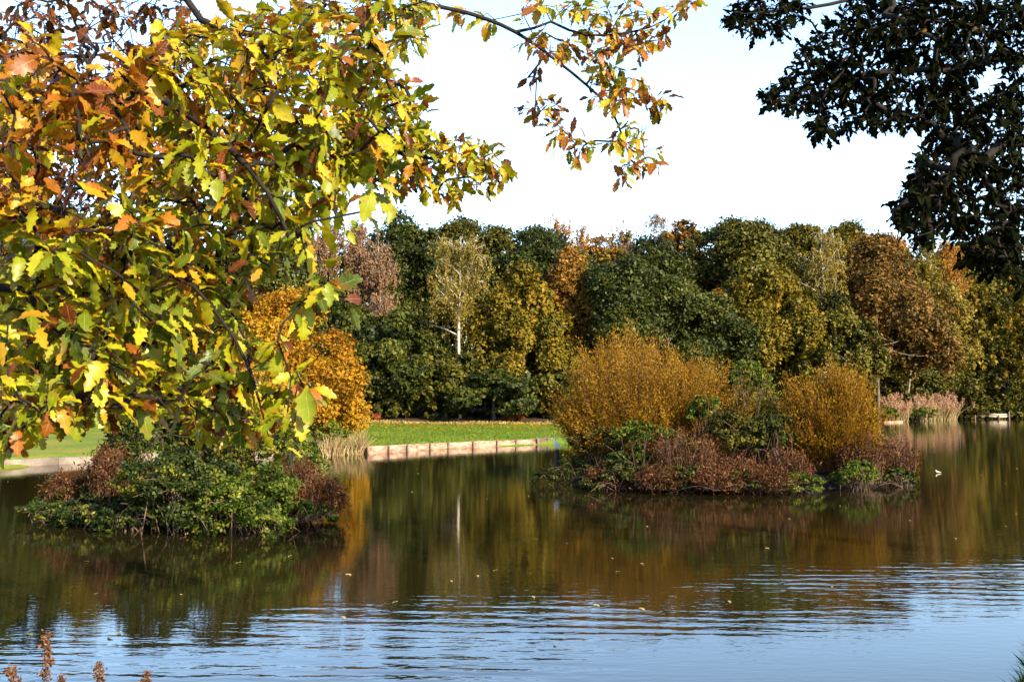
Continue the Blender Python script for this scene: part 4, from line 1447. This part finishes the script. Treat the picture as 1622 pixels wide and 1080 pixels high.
def bird(label, o, ln, yaw, up=.1, neck=.16, standing=False, dark=False, name='gull'):
    o = np.array(o, float)
    t = thing(name, label, 'bird', (o[0], o[1], o[2] - ln * .2))
    mb = MB()
    pts = bird_body(mb, o, ln, yaw, up, neck)
    mb.build('body', M['feather'], t)
    ca, sa = math.cos(yaw), math.sin(yaw)
    for s in (-1, 1):
        mb = MB()
        off = np.array([-sa, ca, 0]) * s * ln * .13
        mb.tube([pts[4] + off + [0, 0, ln * .04], pts[3] + off * 1.25 + [0, 0, ln * .06], pts[2] + off + [0, 0, ln * .08], pts[0] + off * .4 + [0, 0, ln * .02]], np.array([.05, .11, .09, .015]) * ln, 8, True, .45)
        mb.build('wing', M['feather_dark' if dark else 'feather_grey'], t)
    mb = MB()
    hd = pts[-1]
    mb.tube([hd - np.array([ca, sa, 0]) * ln * .02, hd + np.array([ca, sa, -.15]) * ln * .12], np.array([.028, .006]) * ln, 6)
    mb.build('beak', M['beak'], t)
    if standing:
        for s in (-1, 1):
            mb = MB()
            f = o + np.array([-sa, ca, 0]) * s * ln * .07
            mb.tube([f - [0, 0, ln * .12], f - [0, 0, ln * .40]], .012 * ln * 1.4, 5)
            mb.build('leg', M['beak'], t)


w = P(882, 706, 29.0)
bird('pale gull standing on a stump at the shaded tip of the wooded island', w + [0, 0, .02], .34, 2.2, .75, .10, True)
st = MB()
st.tube([(w[0], w[1], -.4), (w[0] + .02, w[1], .3), (w[0], w[1], w[2] - .115)], [.10, .085, .075], 9)
tag(st.build('tree_stump', M['bark'], None, True, loc=(w[0], w[1], 0)), 'dark stump in the shallows that the pale gull stands on', 'stump')
w = P(1486, 748, 29.6)
bird('small black and white water bird swimming on the open lake', (w[0], w[1], .030), .14, 2.9, .06, .22, False, True, 'water_bird')


# ------------------------------------------------------------------ leaves afloat on the lake
fl_me = None
rng = np.random.default_rng(61)
n_f = 0
while n_f < 80:
    y = rng.uniform(9, 34)
    x = rng.uniform(-.5, .5) * y
    if min(((x - a[0]) / a[2]) ** 2 + ((y - a[1]) / a[3]) ** 2 for a in (ISL_R, ISL_L)) < 1.6:
        continue
    if fl_me is None:
        V, F, pl = leaf_template(8, rng, .75, .12)
        fo = mesh_ob('floating_leaf', V * .075, F, L['rough'], tint=np.full(len(F), .75))
        fl_me = fo
    else:
        fo = fl_me.copy()
        COL.objects.link(fo)
    fo.location = (x, y, .012)
    fo.rotation_euler = (0, 0, rng.uniform(0, 6.28))
    sc = rng.uniform(.5, 1.25)
    fo.scale = (sc, sc, sc)
    tag(fo, 'small pale fallen leaf floating on the open water', 'leaf', 'fallen leaves afloat on the lake')
    n_f += 1


# ------------------------------------------------------------------ dried plants on the near bank
def dock(label, x, y, ztop, n_stem, spread, seed):
    rng = np.random.default_rng(seed)
    g = gz(x, y)
    t = thing('dock_plant', label, 'plant', (x, y, g), 'dry weeds on the near bank')
    mb = MB()
    pos, axs = [], []
    for k in range(n_stem):
        h = (ztop - g) * (1 if k == 0 else rng.uniform(.45, .85))
        dv = rng.normal(size=2) * spread
        if k == 0:
            dv *= .25
        cv = spline([(x, y, g - .03), (x + dv[0] * .4, y + dv[1] * .4, g + h * .5), (x + dv[0], y + dv[1], g + h)], 26)
        mb.tube(cv, np.linspace(.006, .002, len(cv)), 5, cap=False)
        for j in range(14, len(cv)):
            for _ in range(3):
                d = rng.normal(size=3) * np.array([1, 1, .6]) + [0, 0, .8]
                d = unit(d) * rng.uniform(.02, .075) * (1.15 - j / len(cv) * .8)
                mb.tube([cv[j], cv[j] + d * .6, cv[j] + d], [.0022, .0018, .001], 3, cap=False)
                m = 16
                pos.append(cv[j] + d * rng.uniform(.15, 1.1, (m, 1)) + rng.normal(size=(m, 3)) * .006)
                axs.append(d / np.linalg.norm(d) + rng.normal(size=(m, 3)) * .9)
    mb.build('stems', M['dead_stem'], t)
    pos, axs = np.concatenate(pos), np.concatenate(axs)
    ln = rng.uniform(.006, .018, len(pos))
    V, F = cards(pos, axs, rand_unit(rng, len(pos)), ln, ln * .55)
    mesh_ob('seeds', V, F, L['dead'], t, .3 + rng.random(len(pos)) * .7)


w = P(66, 1012, 3.6)
dock('tallest dry reddish dock with a dense pointed seed head', w[0], 3.6, w[2], 9, .11, 1)
w = P(20, 1060, 3.5)
dock('lower dry dock at the very corner, left of the tallest one', w[0], 3.5, w[2], 9, .09, 2)
w = P(152, 1052, 3.7)
dock('single thin dry dock tip right of the tallest one', w[0], 3.7, w[2], 3, .05, 3)
w = P(240, 1070, 3.7)
dock('small dry dock tips furthest along the bank from the tallest one', w[0], 3.7, w[2], 3, .09, 4)

for o in list(scene.objects):
    if '_world' in o:
        del o['_world']
